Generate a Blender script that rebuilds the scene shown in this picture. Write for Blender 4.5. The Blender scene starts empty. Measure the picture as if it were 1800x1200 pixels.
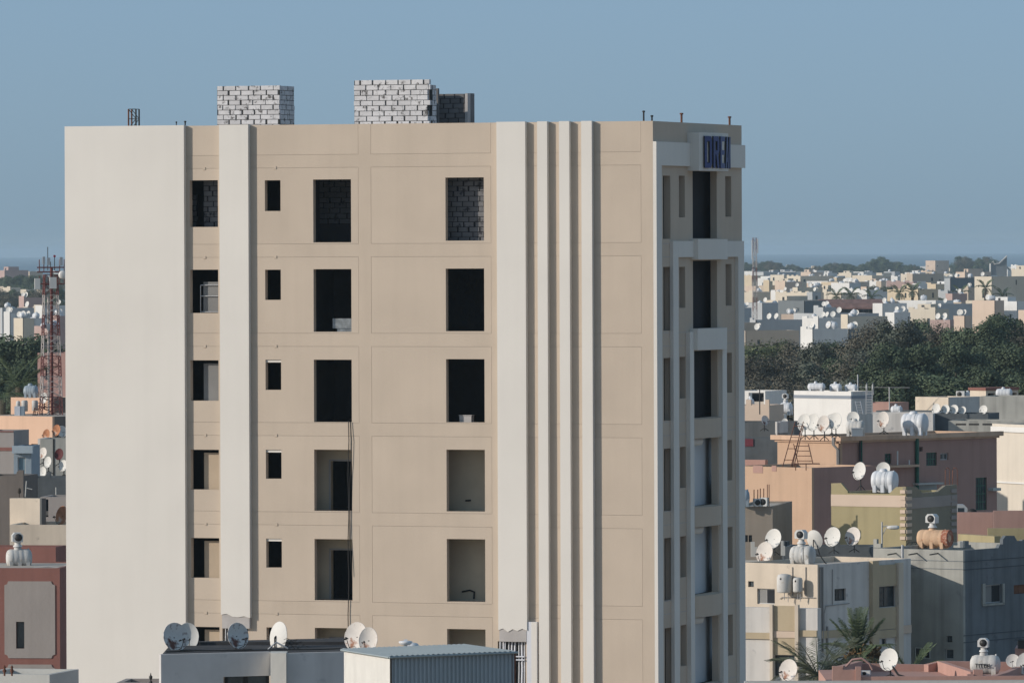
import bpy, math, random
from math import sin, cos, tan, radians, pi, sqrt, atan2
from mathutils import Vector, Matrix
random.seed(7)
SC = bpy.context.scene
COL = SC.collection
# ------------------------------------------------------------------ camera
F = 12000.0            # focal length in photo pixels (1800 wide): a 240 mm lens
YP = 439.0             # eye level in the photo
H = 24.0               # camera height
ROLL = radians(0.22)
cam_d = bpy.data.cameras.new('camera'); cam = bpy.data.objects.new('camera', cam_d); COL.objects.link(cam)
cam_d.sensor_width = 36.0; cam_d.lens = F / 1800 * 36.0
cam_d.shift_y = -(600 - YP) / 1800.0
cam_d.clip_start = 1.0; cam_d.clip_end = 120000.0
cam.matrix_world = Matrix.Translation((0, 0, H)) @ Matrix.Rotation(pi/2, 4, 'X') @ Matrix.Rotation(-ROLL, 4, 'Z')
SC.camera = cam
# ------------------------------------------------------------------ light
SUN_AZ = radians(73)     # left of the view axis, slightly behind the camera
SUN_EL = radians(19)
SUN = Vector((-sin(SUN_AZ)*cos(SUN_EL), -cos(SUN_AZ)*cos(SUN_EL), sin(SUN_EL)))   # towards the sun
w = bpy.data.worlds.new('World'); SC.world = w; w.use_nodes = True
nt = w.node_tree; nt.nodes.clear()
sky = nt.nodes.new('ShaderNodeTexSky'); sky.sky_type = 'NISHITA'; sky.sun_disc = False
sky.sun_elevation = SUN_EL
sky.sun_rotation = atan2(SUN.x, SUN.y)
sky.altitude = 0; sky.air_density = 0.45; sky.dust_density = 1.0; sky.ozone_density = 3.5
bg = nt.nodes.new('ShaderNodeBackground'); bg.inputs['Strength'].default_value = 0.15
out = nt.nodes.new('ShaderNodeOutputWorld')
veil = nt.nodes.new('ShaderNodeMix'); veil.data_type = 'RGBA'; veil.inputs[0].default_value = .72   # even dust haze over the clear sky
veil.inputs[7].default_value = (1.20, 1.78, 2.28, 1)
nt.links.new(sky.outputs[0], veil.inputs[6]); nt.links.new(veil.outputs[2], bg.inputs[0]); nt.links.new(bg.outputs[0], out.inputs[0])
sd = bpy.data.lights.new('sun', 'SUN'); sd.energy = 2.9; sd.angle = radians(0.6); sd.color = (1.0, 0.90, 0.79)
so = bpy.data.objects.new('sun', sd); COL.objects.link(so)
so.rotation_euler = (-SUN).to_track_quat('-Z', 'Y').to_euler(); so.location = (-200, -60, 120)
SC.view_settings.view_transform = 'Standard'; SC.view_settings.look = 'None'
SC.view_settings.exposure = 0.3; SC.view_settings.gamma = 1.0; SC.view_settings.use_curve_mapping = False
SC.cycles.max_bounces = 6; SC.cycles.diffuse_bounces = 3; SC.cycles.volume_bounces = 1
SC.cycles.use_denoising = True

# ------------------------------------------------------------------ photo pixel -> place
def ray(px, py):
    dx, dy = px - 900.0, py - YP
    return Vector(((dx*cos(ROLL) - dy*sin(ROLL))/F, 1.0, -(dx*sin(ROLL) + dy*cos(ROLL))/F))
def P(px, py, D):
    v = ray(px, py) * D
    return Vector((v.x, v.y, v.z + H))
class Frame:
    """A building's own axes: origin at a ground corner, x along the sunlit face, y into the building."""
    def __init__(s, px, py, D, alpha):
        p = P(px, py, D); s.o = Vector((p.x, p.y, 0)); s.a = alpha; s.top = p.z
        s.ux = Vector((cos(alpha), -sin(alpha), 0)); s.uy = Vector((sin(alpha), cos(alpha), 0))
    def local(s, w):
        d = w - s.o; return Vector((d.dot(s.ux), d.dot(s.uy), d.z))
    def hit(s, px, py, axis, val):
        """local point where the photo pixel meets the plane local axis == val"""
        r = ray(px, py); n = (s.ux, s.uy)[axis]
        c = Vector((0, 0, H)); t = (val - (c - s.o).dot(n)) / r.dot(n)
        return s.local(c + r*t)
    def A(s, px, py, y=0.0): return s.hit(px, py, 1, y)     # on the sunlit face
    def B(s, px, py, x=0.0): return s.hit(px, py, 0, x)     # on the shaded face

# ------------------------------------------------------------------ objects
def tag(o, label=None, cat=None, group=None, kind=None):
    if label: o['label'] = label
    if cat: o['category'] = cat
    if group: o['group'] = group
    if kind: o['kind'] = kind
    return o
def empty(name, loc=(0, 0, 0), rz=0.0, label=None, cat=None, group=None, kind=None):
    o = bpy.data.objects.new(name, None); COL.objects.link(o)
    o.location = loc; o.rotation_euler = (0, 0, rz); o.empty_display_size = 0.2
    return tag(o, label, cat, group, kind)
def copy_tree(o, parent=None, mats=None):
    c = o.copy(); COL.objects.link(c); c.parent = parent
    for ch in list(o.children): copy_tree(ch, c)
    return c
class MB:
    def __init__(s): s.v = []; s.f = []; s.sm = []
    def add(s, vs, fs, smooth=False):
        n = len(s.v); s.v += [tuple(v) for v in vs]
        for f in fs: s.f.append(tuple(i+n for i in f)); s.sm.append(smooth)
        return s
    def box(s, x0, x1, y0, y1, z0, z1):
        vs = [(x, y, z) for z in (z0, z1) for y in (y0, y1) for x in (x0, x1)]
        return s.add(vs, [(0,2,3,1), (4,5,7,6), (0,1,5,4), (2,6,7,3), (0,4,6,2), (1,3,7,5)])
    def obox(s, M, sx, sy, sz):
        vs = [M @ Vector((x*sx/2, y*sy/2, z*sz/2)) for z in (-1, 1) for y in (-1, 1) for x in (-1, 1)]
        return s.add(vs, [(0,2,3,1), (4,5,7,6), (0,1,5,4), (2,6,7,3), (0,4,6,2), (1,3,7,5)])
    def prism(s, poly, axis, a, b):
        """poly: 2-D points; extruded along axis from a to b (axis 0: (a,p,q), 1: (p,a,q), 2: (p,q,a))"""
        def m(p, t): return ((t, p[0], p[1]), (p[0], t, p[1]), (p[0], p[1], t))[axis]
        n = len(poly); vs = [m(p, a) for p in poly] + [m(p, b) for p in poly]
        fs = [tuple(range(n)), tuple(range(2*n-1, n-1, -1))] + [(i, i+n, (i+1) % n+n, (i+1) % n) for i in range(n)]
        return s.add(vs, fs)
    def tube(s, pts, r, n=6, cap=True, smooth=True):
        pts = [Vector(p) for p in pts]; rs = r if isinstance(r, (list, tuple)) else [r]*len(pts)
        rings = []
        for i, p in enumerate(pts):
            d = (pts[min(i+1, len(pts)-1)] - pts[max(i-1, 0)]).normalized()
            a = d.cross(Vector((0, 0, 1)) if abs(d.z) < .9 else Vector((1, 0, 0))).normalized(); b = d.cross(a)
            rings.append([p + (a*cos(2*pi*k/n) + b*sin(2*pi*k/n))*rs[i] for k in range(n)])
        vs = [v for ring in rings for v in ring]
        fs = [(i*n+k, i*n+(k+1) % n, (i+1)*n+(k+1) % n, (i+1)*n+k) for i in range(len(pts)-1) for k in range(n)]
        s.add(vs, fs, smooth)
        if cap: s.add(rings[0], [tuple(range(n))]); s.add(rings[-1], [tuple(range(n-1, -1, -1))])
        return s
    def lathe(s, prof, c=(0, 0, 0), axis='z', n=20, smooth=True, sq=(1, 1)):
        vs = []
        for r, h in prof:
            for k in range(n):
                a = 2*pi*k/n; x, y = r*cos(a)*sq[0], r*sin(a)*sq[1]
                vs.append({'z': (c[0]+x, c[1]+y, c[2]+h), 'x': (c[0]+h, c[1]+x, c[2]+y), 'y': (c[0]+x, c[1]+h, c[2]+y)}[axis])
        fs = [(i*n+k, i*n+(k+1) % n, (i+1)*n+(k+1) % n, (i+1)*n+k) for i in range(len(prof)-1) for k in range(n)]
        return s.add(vs, fs, smooth)
    def wall(s, m, us, zs, holes, d0, d1, rect=None, back=False):
        """grid wall: m(u, d, z) maps; holes = (u0,u1,z0,z1); reveals run from depth d0 to d1"""
        u0, u1 = us; z0, z1 = zs
        U = sorted({round(u, 4) for u in [u0, u1] + [h[0] for h in holes] + [h[1] for h in holes] if u0-1e-4 <= u <= u1+1e-4})
        Z = sorted({round(z, 4) for z in [z0, z1] + [h[2] for h in holes] + [h[3] for h in holes] if z0-1e-4 <= z <= z1+1e-4})
        idx = {}
        def V(i, j, d):
            k = (i, j, d)
            if k not in idx: idx[k] = len(s.v); s.v.append(tuple(m(U[i], d, Z[j])))
            return idx[k]
        def open_(i, j):
            cu, cz = (U[i]+U[i+1])/2, (Z[j]+Z[j+1])/2
            return any(h[0] < cu < h[1] and h[2] < cz < h[3] for h in holes)
        nu, nz = len(U)-1, len(Z)-1
        op = [[open_(i, j) for j in range(nz)] for i in range(nu)]
        for i in range(nu):
            for j in range(nz):
                if not op[i][j]:
                    s.f.append((V(i,j,d0), V(i+1,j,d0), V(i+1,j+1,d0), V(i,j+1,d0))); s.sm.append(False)
                    if back: s.f.append((V(i,j,d1), V(i,j+1,d1), V(i+1,j+1,d1), V(i+1,j,d1))); s.sm.append(False)
                    for (a, b, pa, pb) in ((i-1, j, (i, j), (i, j+1)), (i+1, j, (i+1, j+1), (i+1, j)), (i, j-1, (i+1, j), (i, j)), (i, j+1, (i, j+1), (i+1, j+1))):
                        edge = a < 0 or a >= nu or b < 0 or b >= nz
                        if edge or op[a][b]:
                            s.f.append((V(*pa, d0), V(*pb, d0), V(*pb, d1), V(*pa, d1))); s.sm.append(False)
        return s
    def mesh(s, name, mat):
        me = bpy.data.meshes.new(name); me.from_pydata(s.v, [], s.f); 
        me.polygons.foreach_set('use_smooth', s.sm)
        if mat: me.materials.append(mat)
        me.update(); return me
    def build(s, name, mat, parent=None, loc=None, rot=None):
        o = bpy.data.objects.new(name, s.mesh(name, mat)); COL.objects.link(o)
        if parent: o.parent = parent
        if loc is not None: o.location = loc
        if rot is not None: o.rotation_euler = rot
        return o
def place(name, me, parent, M):
    o = bpy.data.objects.new(name, me); COL.objects.link(o)
    if parent: o.parent = parent
    o.matrix_local = M; return o

# ------------------------------------------------------------------ materials
MATS = {}
def lin(c):   # sRGB 0-255 -> linear
    return tuple(((x/255)/12.92 if x/255 <= .04045 else ((x/255+.055)/1.055)**2.4) for x in c)
def mat(name, col, rough=.88, var=.10, scale=.5, streak=0.0, bump=.15, metal=0.0, stain=None, stain_amt=0.0, stain_scale=1.5, spec=.3, rnd=0.0, grain=6.0):
    if name in MATS: return MATS[name]
    m = bpy.data.materials.new(name); m.use_nodes = True; MATS[name] = m
    nt = m.node_tree; N = nt.nodes; L = nt.links
    b = N['Principled BSDF']; b.inputs['Roughness'].default_value = rough; b.inputs['Metallic'].default_value = metal
    b.inputs['Specular IOR Level'].default_value = spec
    tc = N.new('ShaderNodeTexCoord')
    n1 = N.new('ShaderNodeTexNoise'); n1.inputs['Scale'].default_value = scale; n1.inputs['Detail'].default_value = 6
    L.new(tc.outputs['Object'], n1.inputs['Vector'])
    mr = N.new('ShaderNodeMapRange'); mr.inputs[1].default_value = .3; mr.inputs[2].default_value = .7
    mr.inputs[3].default_value = 1-var; mr.inputs[4].default_value = 1+var*.6
    L.new(n1.outputs[0], mr.inputs[0])
    val = mr.outputs[0]
    if streak:
        mp = N.new('ShaderNodeMapping'); mp.inputs['Scale'].default_value = (2.2, 2.2, .13); L.new(tc.outputs['Object'], mp.inputs[0])
        n2 = N.new('ShaderNodeTexNoise'); n2.inputs['Scale'].default_value = 1.0; n2.inputs['Detail'].default_value = 5; L.new(mp.outputs[0], n2.inputs['Vector'])
        m2 = N.new('ShaderNodeMapRange'); m2.inputs[1].default_value = .45; m2.inputs[2].default_value = .75; m2.inputs[3].default_value = 1; m2.inputs[4].default_value = 1-streak
        L.new(n2.outputs[0], m2.inputs[0])
        mm = N.new('ShaderNodeMath'); mm.operation = 'MULTIPLY'; L.new(val, mm.inputs[0]); L.new(m2.outputs[0], mm.inputs[1]); val = mm.outputs[0]
    if rnd:
        oi = N.new('ShaderNodeObjectInfo'); m3 = N.new('ShaderNodeMapRange'); m3.inputs[3].default_value = 1-rnd; m3.inputs[4].default_value = 1+rnd
        L.new(oi.outputs['Random'], m3.inputs[0])
        mm = N.new('ShaderNodeMath'); mm.operation = 'MULTIPLY'; L.new(val, mm.inputs[0]); L.new(m3.outputs[0], mm.inputs[1]); val = mm.outputs[0]
    vm = N.new('ShaderNodeVectorMath'); vm.operation = 'SCALE'; vm.inputs[0].default_value = col; L.new(val, vm.inputs['Scale'])
    csock = vm.outputs[0]
    if stain:
        n4 = N.new('ShaderNodeTexNoise'); n4.inputs['Scale'].default_value = stain_scale; n4.inputs['Detail'].default_value = 8; n4.inputs['Roughness'].default_value = .65
        L.new(tc.outputs['Object'], n4.inputs['Vector'])
        m4 = N.new('ShaderNodeMapRange'); m4.inputs[1].default_value = .62-.3*stain_amt; m4.inputs[2].default_value = .72-.3*stain_amt; L.new(n4.outputs[0], m4.inputs[0])
        mx = N.new('ShaderNodeMix'); mx.data_type = 'RGBA'; L.new(m4.outputs[0], mx.inputs[0]); L.new(csock, mx.inputs[6]); mx.inputs[7].default_value = (*stain, 1)
        csock = mx.outputs[2]
    L.new(csock, b.inputs['Base Color'])
    if bump:
        n5 = N.new('ShaderNodeTexNoise'); n5.inputs['Scale'].default_value = grain; n5.inputs['Detail'].default_value = 8; L.new(tc.outputs['Object'], n5.inputs['Vector'])
        bp = N.new('ShaderNodeBump'); bp.inputs['Strength'].default_value = bump; bp.inputs['Distance'].default_value = .05
        L.new(n5.outputs[0], bp.inputs['Height']); L.new(bp.outputs[0], b.inputs['Normal'])
    return m
# ------------------------------------------------------------------ ground, sea, haze
M_GROUND = mat('sandy_ground', (.47, .385, .28), scale=.02, var=.25, stain=(.34, .29, .23), stain_amt=.4, stain_scale=.01)
mb = MB(); mb.add([(-9000, -150, 0), (9000, -150, 0), (9000, 6800, 0), (-9000, 6800, 0)], [(0, 1, 2, 3)])
tag(mb.build('ground', M_GROUND), kind='structure')
mb = MB(); mb.add([(-9000, 6800, 0), (9000, 6800, 0), (9000, 6860, -1.2), (-9000, 6860, -1.2)], [(0, 1, 2, 3)])
tag(mb.build('beach', M_GROUND), kind='structure')
ms = mat('sea_water', (.03, .09, .13), rough=.45, var=.15, scale=.002, bump=.0, spec=.5)
mb = MB(); mb.add([(-9000, 6860, -1.2), (9000, 6860, -1.2), (9000, 30000, -1.2), (-9000, 30000, -1.2)], [(0, 1, 2, 3)])
tag(mb.build('sea', ms), kind='structure')
ma = mat('asphalt', (.05, .05, .05), scale=.3)
mb = MB(); mb.box(-400, 400, 218, 226, .0, .004); tag(mb.build('road', ma), kind='structure')
hz = bpy.data.materials.new('haze_air'); hz.use_nodes = True
hn = hz.node_tree; hn.nodes.remove(hn.nodes['Principled BSDF'])
pv = hn.nodes.new('ShaderNodeVolumePrincipled'); pv.inputs['Density'].default_value = 6.5e-5
pv.inputs['Color'].default_value = (.62, .80, .93, 1); pv.inputs['Anisotropy'].default_value = .2
hn.links.new(pv.outputs[0], hn.nodes['Material Output'].inputs['Volume'])
mb = MB(); mb.box(-9500, 9500, -200, 31000, -3, 36); tag(mb.build('haze', hz), kind='stuff')
# ------------------------------------------------------------------ the unfinished apartment block
M_WHITE = mat('white_render', (.68, .655, .605), var=.045, scale=.3, streak=.025, bump=.05, grain=9)
M_BEIGE = mat('beige_render', (.51, .43, .345), var=.06, scale=.5, streak=.05, bump=.06, grain=9)
M_BEIGE2 = mat('beige_render_panel', (.515, .435, .35), var=.06, scale=.45, streak=.04, bump=.06, grain=9)
M_GREYPL = mat('grey_plaster', (.42, .40, .385), var=.12, scale=2)
M_RAW = mat('unlit_concrete', (.075, .075, .078), var=.25, scale=.8)  # concrete coloured dark to carry the gloom of the unlit rooms
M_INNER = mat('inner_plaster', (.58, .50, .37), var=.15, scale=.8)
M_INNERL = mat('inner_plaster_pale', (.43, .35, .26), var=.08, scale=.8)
M_DARK = mat('dark_void', (.02, .022, .026), var=.2)  # near-black, stands in for the shade inside openings and shafts
M_NAVY = mat('navy_letters', (.03, .05, .17), rough=.4, var=.1, bump=0)
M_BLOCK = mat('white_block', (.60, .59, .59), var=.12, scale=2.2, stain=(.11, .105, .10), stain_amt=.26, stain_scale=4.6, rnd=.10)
M_BLOCKI = mat('white_block_shaded', (.17, .17, .175), var=.12, scale=2.2, stain=(.04, .04, .045), stain_amt=.2, stain_scale=3.2, rnd=.12)  # white block again, with the indoor shade put into its colour
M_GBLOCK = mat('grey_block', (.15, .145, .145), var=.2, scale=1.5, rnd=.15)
M_MORTAR = mat('mortar', (.05, .05, .05), var=.3, scale=4, bump=.4)
M_BLACK = mat('black_metal', (.02, .02, .02), rough=.6)
M_RUST = mat('rusty_steel', (.16, .07, .045), rough=.9, var=.4, scale=5)
M_GALV = mat('galvanised_steel', (.45, .46, .47), rough=.45, metal=.6, var=.15)
M_WPIPE = mat('white_pipe', (.62, .64, .68), rough=.5, var=.08)
M_BLUEGLASS = mat('grey_blue_sheet', (.50, .54, .57), rough=.35, var=.12, bump=0, spec=.5)
for nm in ('white_block', 'white_block_shaded'):     # every block takes its own stretch of the stain pattern
    t_ = MATS[nm].node_tree; g_ = t_.nodes.new('ShaderNodeNewGeometry')
    for n_ in t_.nodes:
        if n_.type == 'TEX_NOISE':
            for l_ in list(n_.inputs['Vector'].links): t_.links.remove(l_)
            t_.links.new(g_.outputs['Position'], n_.inputs['Vector'])

T = Frame(1149, 620, 245, radians(20))
tower = empty('apartment_block', T.o, -T.a, 'tall unfinished beige apartment block with white fins and empty window openings', 'building')
def X(px, y=0.0): return T.A(px, 620, y).x
def Z(py, px=630, y=0.0): return T.A(px, py, y).z
TOP = Z(218.2)
PER = (Z(294) - Z(1080.5)) / 5
WB = T.B(1305, 620).y
XL = X(115, -.2)
def pt_(k):           # panel rows: (top, bottom); row 0 is the parapet
    return (Z(294) - k*PER, Z(428.5) - k*PER)
G = .008
# window openings in photo pixels (x0, x1, y0, y1)
win = {'slot': [(334.5, 384, a, b) for a, b in ((317, 399), (474, 550), (633, 704), (790, 860), (945, 1015), (1101, 1172), (1259, 1330))],
       'small': [(466.5, 494, a, b) for a, b in ((317, 371), (474, 527), (632, 685), (790, 841), (946, 997), (1102, 1154), (1259, 1310))],
       'tall': [(551.5, 618, a, b) for a, b in ((315.5, 426), (473, 583), (632, 741.5), (790, 897.5), (947, 1054.5), (1103, 1211), (1260, 1368))],
       'wide': [(784, 851.5, a, b) for a, b in ((312, 423), (472, 582), (631, 742), (790, 898.5), (947, 1057), (1105, 1213), (1262, 1370))]}
def wrect(w): return (X(w[0]), X(w[1]), T.A((w[0]+w[1])/2, w[3]).z, T.A((w[0]+w[1])/2, w[2]).z)
HOLES = {k: [wrect(w) for w in v] for k, v in win.items()}
ALLH = [h for v in HOLES.values() for h in v]
mid = lambda u, d, z: (u, d, z)
cols = [('slot', X(300), X(392)), ('mid', X(431), X(631)), ('right', X(653), X(864)), ('fin', X(900), X(1128))]
panel_rects = []
for k in range(-1, 7):
    zt, zb = pt_(k)
    if k == -1: zt, zb = TOP + 1, Z(271.5)
    for nm, a, b in cols: panel_rects.append((a, b, zb, zt))
voids = [(X(389), X(434), .0, Z(1107)), (X(873), X(922), .0, Z(1122))]   # open service shafts at the foot
fr_holes = [(a, b, zb, min(zt, TOP)) for a, b, zb, zt in panel_rects] + voids
MB().wall(mid, (XL, 0), (0, TOP), fr_holes, 0, .045).build('wall', M_BEIGE, tower)
MB().wall(mid, (XL, 0), (0, TOP-.004), ALLH + voids, .045, .25, back=True).build('backing_wall', M_BEIGE, tower)
for a, b, zb, zt in panel_rects:
    zt2 = min(zt, TOP)
    a2, b2, z0, z1 = a+G, b-G, zb+G, zt2-(G if zt <= TOP else 0)
    subs = [(a2, b2)]
    for v in voids:
        if a2 < v[0] < b2 or a2 < v[1] < b2:
            if z0 < v[3]: b2 = min(b2, v[0]) if v[0] > (a2+b2)/2 else b2; a2 = max(a2, v[1]) if v[1] < (a2+b2)/2 else a2
    MB().wall(mid, (a2, b2), (z0, z1), [h for h in ALLH if a2 < h[0] < b2 and z0 < h[2] < z1], .002, .0448).build('wall_panel', M_BEIGE2, tower)
# fins
def fin(x0, x1, z0=0.0, y=-.2, m=M_WHITE, z1=None, name='fin', parent=tower):
    a, b = X(x0, y), X(x1, y); z1 = z1 or TOP+.02
    mb = MB(); mb.box(a, b, y, -.002, z0, z1)
    return mb.build(name, m, parent)
fin(115, 324.5)
fin(945.5, 963); fin(984, 1002); fin(1023, 1041.5)
for (x0, x1, yb, yp, jag) in ((386.5, 437.5, 1083, 1107, (0, -2, 3, 4, 2, 5)), (874, 924.5, 1100, 1122, (2, -1, 5, 0, 3, -1, 2))):
    a, b = X(x0, -.2), X(x1, -.2); n = len(jag)-1
    poly = [(a + (b-a)*i/n, Z(yb + jag[i])) for i in range(n+1)] + [(b, TOP+.02), (a, TOP+.02)]
    MB().prism(poly, 1, -.2, -.002).build('fin', M_WHITE, tower)
    mb = MB(); mb.box(a+.03, b-.03, -.17, -.003, Z(yp), Z(yb-4)); mb.build('plaster_patch', M_GREYPL, tower)
# service pipes in the open shafts
for x0, x1, yt in ((391, 433, 1108), (874, 921, 1124)):
    zt = Z(yt)
    for i in range(9):
        px = x0 + 3 + (x1-x0-6)*i/8; r = random.uniform(.02, .045)
        y = random.uniform(-.04, .12); a = X(px); dx = random.uniform(-.07, .07)
        MB().tube([(a, y, 3), (a+dx*.3, y, zt-2.2), (a+dx, y, zt-1), (a+dx*.5, y+.05, zt+.02)], r).build('service_pipe', M_WPIPE if i % 3 else M_GALV, tower)
    for dz in (.5, .62, 1.6):
        mb = MB(); mb.tube([(X(x0), -.06, zt-dz), (X(x1), -.06, zt-dz)], .03); mb.build('cross_pipe', M_WPIPE, tower)
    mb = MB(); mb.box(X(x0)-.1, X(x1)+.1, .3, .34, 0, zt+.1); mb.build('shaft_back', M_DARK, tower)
mb = MB(); mb.box(X(926.5), X(944.5), -.16, -.002, 0, Z(1087)); mb.build('pipe_cover', M_WPIPE, tower)
mb = MB(); mb.box(X(934.8), X(944.4), -.165, -.161, 0, Z(1087.5)); mb.build('pipe_cover_strip', M_WHITE, tower)
# blank sides, back, roof, floors
mb = MB(); mb.box(XL, XL+.25, .25, WB, 0, TOP-.002); mb.build('side_wall', M_BEIGE, tower)
mb = MB(); mb.box(XL+.25, -.25, WB-.25, WB, 0, TOP-.002); mb.build('rear_wall', M_BEIGE, tower)
mb = MB(); mb.box(XL+.25, -.25, .25, WB-.25, TOP-1.25, TOP-1.0); mb.build('roof_slab', M_GREYPL, tower)
FL = [HOLES['tall'][k][2] for k in range(7)]
for k in range(7):
    mb = MB(); mb.box(XL+.25, -.25, .25, WB-.25, FL[k]-.28, FL[k]-.02); mb.build('floor_slab', M_RAW, tower)
    zc = FL[k-1]-.28 if k else TOP-1.25
    for pa in (400, 515, 690, 880):
        mb = MB(); mb.box(X(pa), X(pa)+.12, .252, 3.8, FL[k]-.02, zc); mb.build('partition', M_RAW, tower)
    mb = MB(); mb.box(XL+.25, -2.6, 3.8, 3.92, FL[k]-.02, zc); mb.build('partition', M_RAW, tower)
    mb = MB(); mb.box(-2.6, -2.48, .252, WB-.252, FL[k]-.02, zc); mb.build('partition', M_RAW, tower)
    if k >= 3:   # finished rooms: plaster wall with a doorway behind the tall opening, plain wall behind the wide one
        h = HOLES['tall'][k]; a, b = h[0]-1.2, h[1]+1.2
        dz = h[3]-.45
        dx0 = T.A(581, 620, 1.1).x; dx1 = T.A(618, 620, 1.1).x + .25
        MB().wall(mid, (a, b), (FL[k]-.02, zc), [(dx0, dx1, FL[k]-.02, dz)], 1.1, 1.3, back=True).build('partition', M_INNER, tower)
        mb = MB(); mb.box(dx0-.07, dx0-.004, 1.07, 1.098, FL[k], dz+.06); mb.box(dx0, dx1, 1.07, 1.098, dz+.004, dz+.06); mb.build('door_lining', M_GREYPL, tower)
        h = HOLES['wide'][k]
        mb = MB(); mb.box(h[0]-1.0, h[1]+1.2, 1.2, 1.32, FL[k]-.02, zc); mb.build('partition', M_INNER, tower)
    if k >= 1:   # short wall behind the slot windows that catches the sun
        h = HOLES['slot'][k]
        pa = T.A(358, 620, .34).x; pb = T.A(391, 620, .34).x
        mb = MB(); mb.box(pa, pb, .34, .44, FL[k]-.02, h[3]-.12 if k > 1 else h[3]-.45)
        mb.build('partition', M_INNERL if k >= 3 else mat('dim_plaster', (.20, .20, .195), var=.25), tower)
for k in (3, 4, 5):
    h = HOLES['wide'][k]; x = h[0]+.25
    MB().tube([(x-.1, 1.17, h[2]+.3), (x+.2, 1.17, h[2]+.36), (x+.38, 1.16, h[2]+.3), (x+.36, 1.16, h[2]+.05)] if k == 4 else [(x+.05, 1.17, h[2]+.35), (x+.25, 1.17, h[2]+.36)], .035).build('loose_conduit', M_BLACK, tower)
for k in (2, 3, 4):
    h = HOLES['small'][k]; mb = MB(); mb.box(h[0]+.003, h[1]-.003, .06, .2, h[3]-.1, h[3]-.002); mb.build('lintel', M_WHITE, tower)
for k in range(7):
    for px, py in ((359, 296.5), (483.5, 295)):
        c = T.A(px, py); mb = MB(); mb.box(c.x-.05, c.x+.05, -.02, .0, c.z-k*PER-.05, c.z-k*PER+.05); mb.build('junction_box', M_BEIGE, tower)
# loose things in openings
h = HOLES['slot'][1]
for o_, y_ in (((h[0]+.3, h[1]-.08), .285),):
    mb = MB()
    for z_ in (h[2]+.04, h[2]+.62, h[2]+1.02): mb.tube([(o_[0], y_, z_), (o_[1], y_, z_)], .022)
    for x_ in (o_[0], o_[1]): mb.tube([(x_, y_, h[2]-.25), (x_, y_, h[2]+1.02)], .018)
    sc_ = mb.build('trestle', M_GALV, None)
    sc_.location = T.o; sc_.rotation_euler = (0, 0, -T.a)
    tag(sc_, 'grey metal trestle frame standing inside the slot window one floor below the top', 'trestle')
h = HOLES['tall'][1]
mb = MB(); mb.box(h[0]+.55, h[1]+.2, .5, .95, FL[1]+.12, FL[1]+.48); mb.box(h[0]+.70, h[1]-.1, .55, .9, FL[1]-.018, FL[1]+.118)
o = mb.build('metal_duct', mat('dull_duct', (.22, .24, .25), rough=.4, metal=.7, var=.3, scale=6)); o.location = T.o; o.rotation_euler = (0, 0, -T.a); tag(o, 'silver sheet metal duct lying on the sill of a dark tall opening', 'duct')
h = HOLES['wide'][2]
mb = MB(); mb.box(h[0]+.36, h[0]+.82, .4, .7, FL[2]-.05, FL[2]+.24); mb.box(h[0]+.34, h[0]+.84, .38, .72, FL[2]+.242, FL[2]+.27)
o = mb.build('carton', M_GREYPL); o.location = T.o; o.rotation_euler = (0, 0, -T.a); tag(o, 'pale grey box standing in a dark wide opening', 'box')
# hose hanging down the front
pts = []
for i in range(15):
    yy = 741 + (1215-741)*i/14; c = T.A(612.5 + .8*sin(i*1.7), yy, -.05); pts.append((c.x, c.y, c.z))
mb = MB(); mb.tube([(pts[0][0]+.12, .1, pts[0][2]+.03), (pts[0][0]+.03, .0, pts[0][2]+.1)] + pts, .016)
pts2 = [(p[0]+.07+.05*sin(i), p[1], p[2]) for i, p in enumerate(pts)]
mb.tube(pts2[:9], .012)
o = mb.build('hose', M_BLACK); o.location = T.o; o.rotation_euler = (0, 0, -T.a)
tag(o, 'dark hose hanging down the beige front from a tall opening', 'hose')

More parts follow.
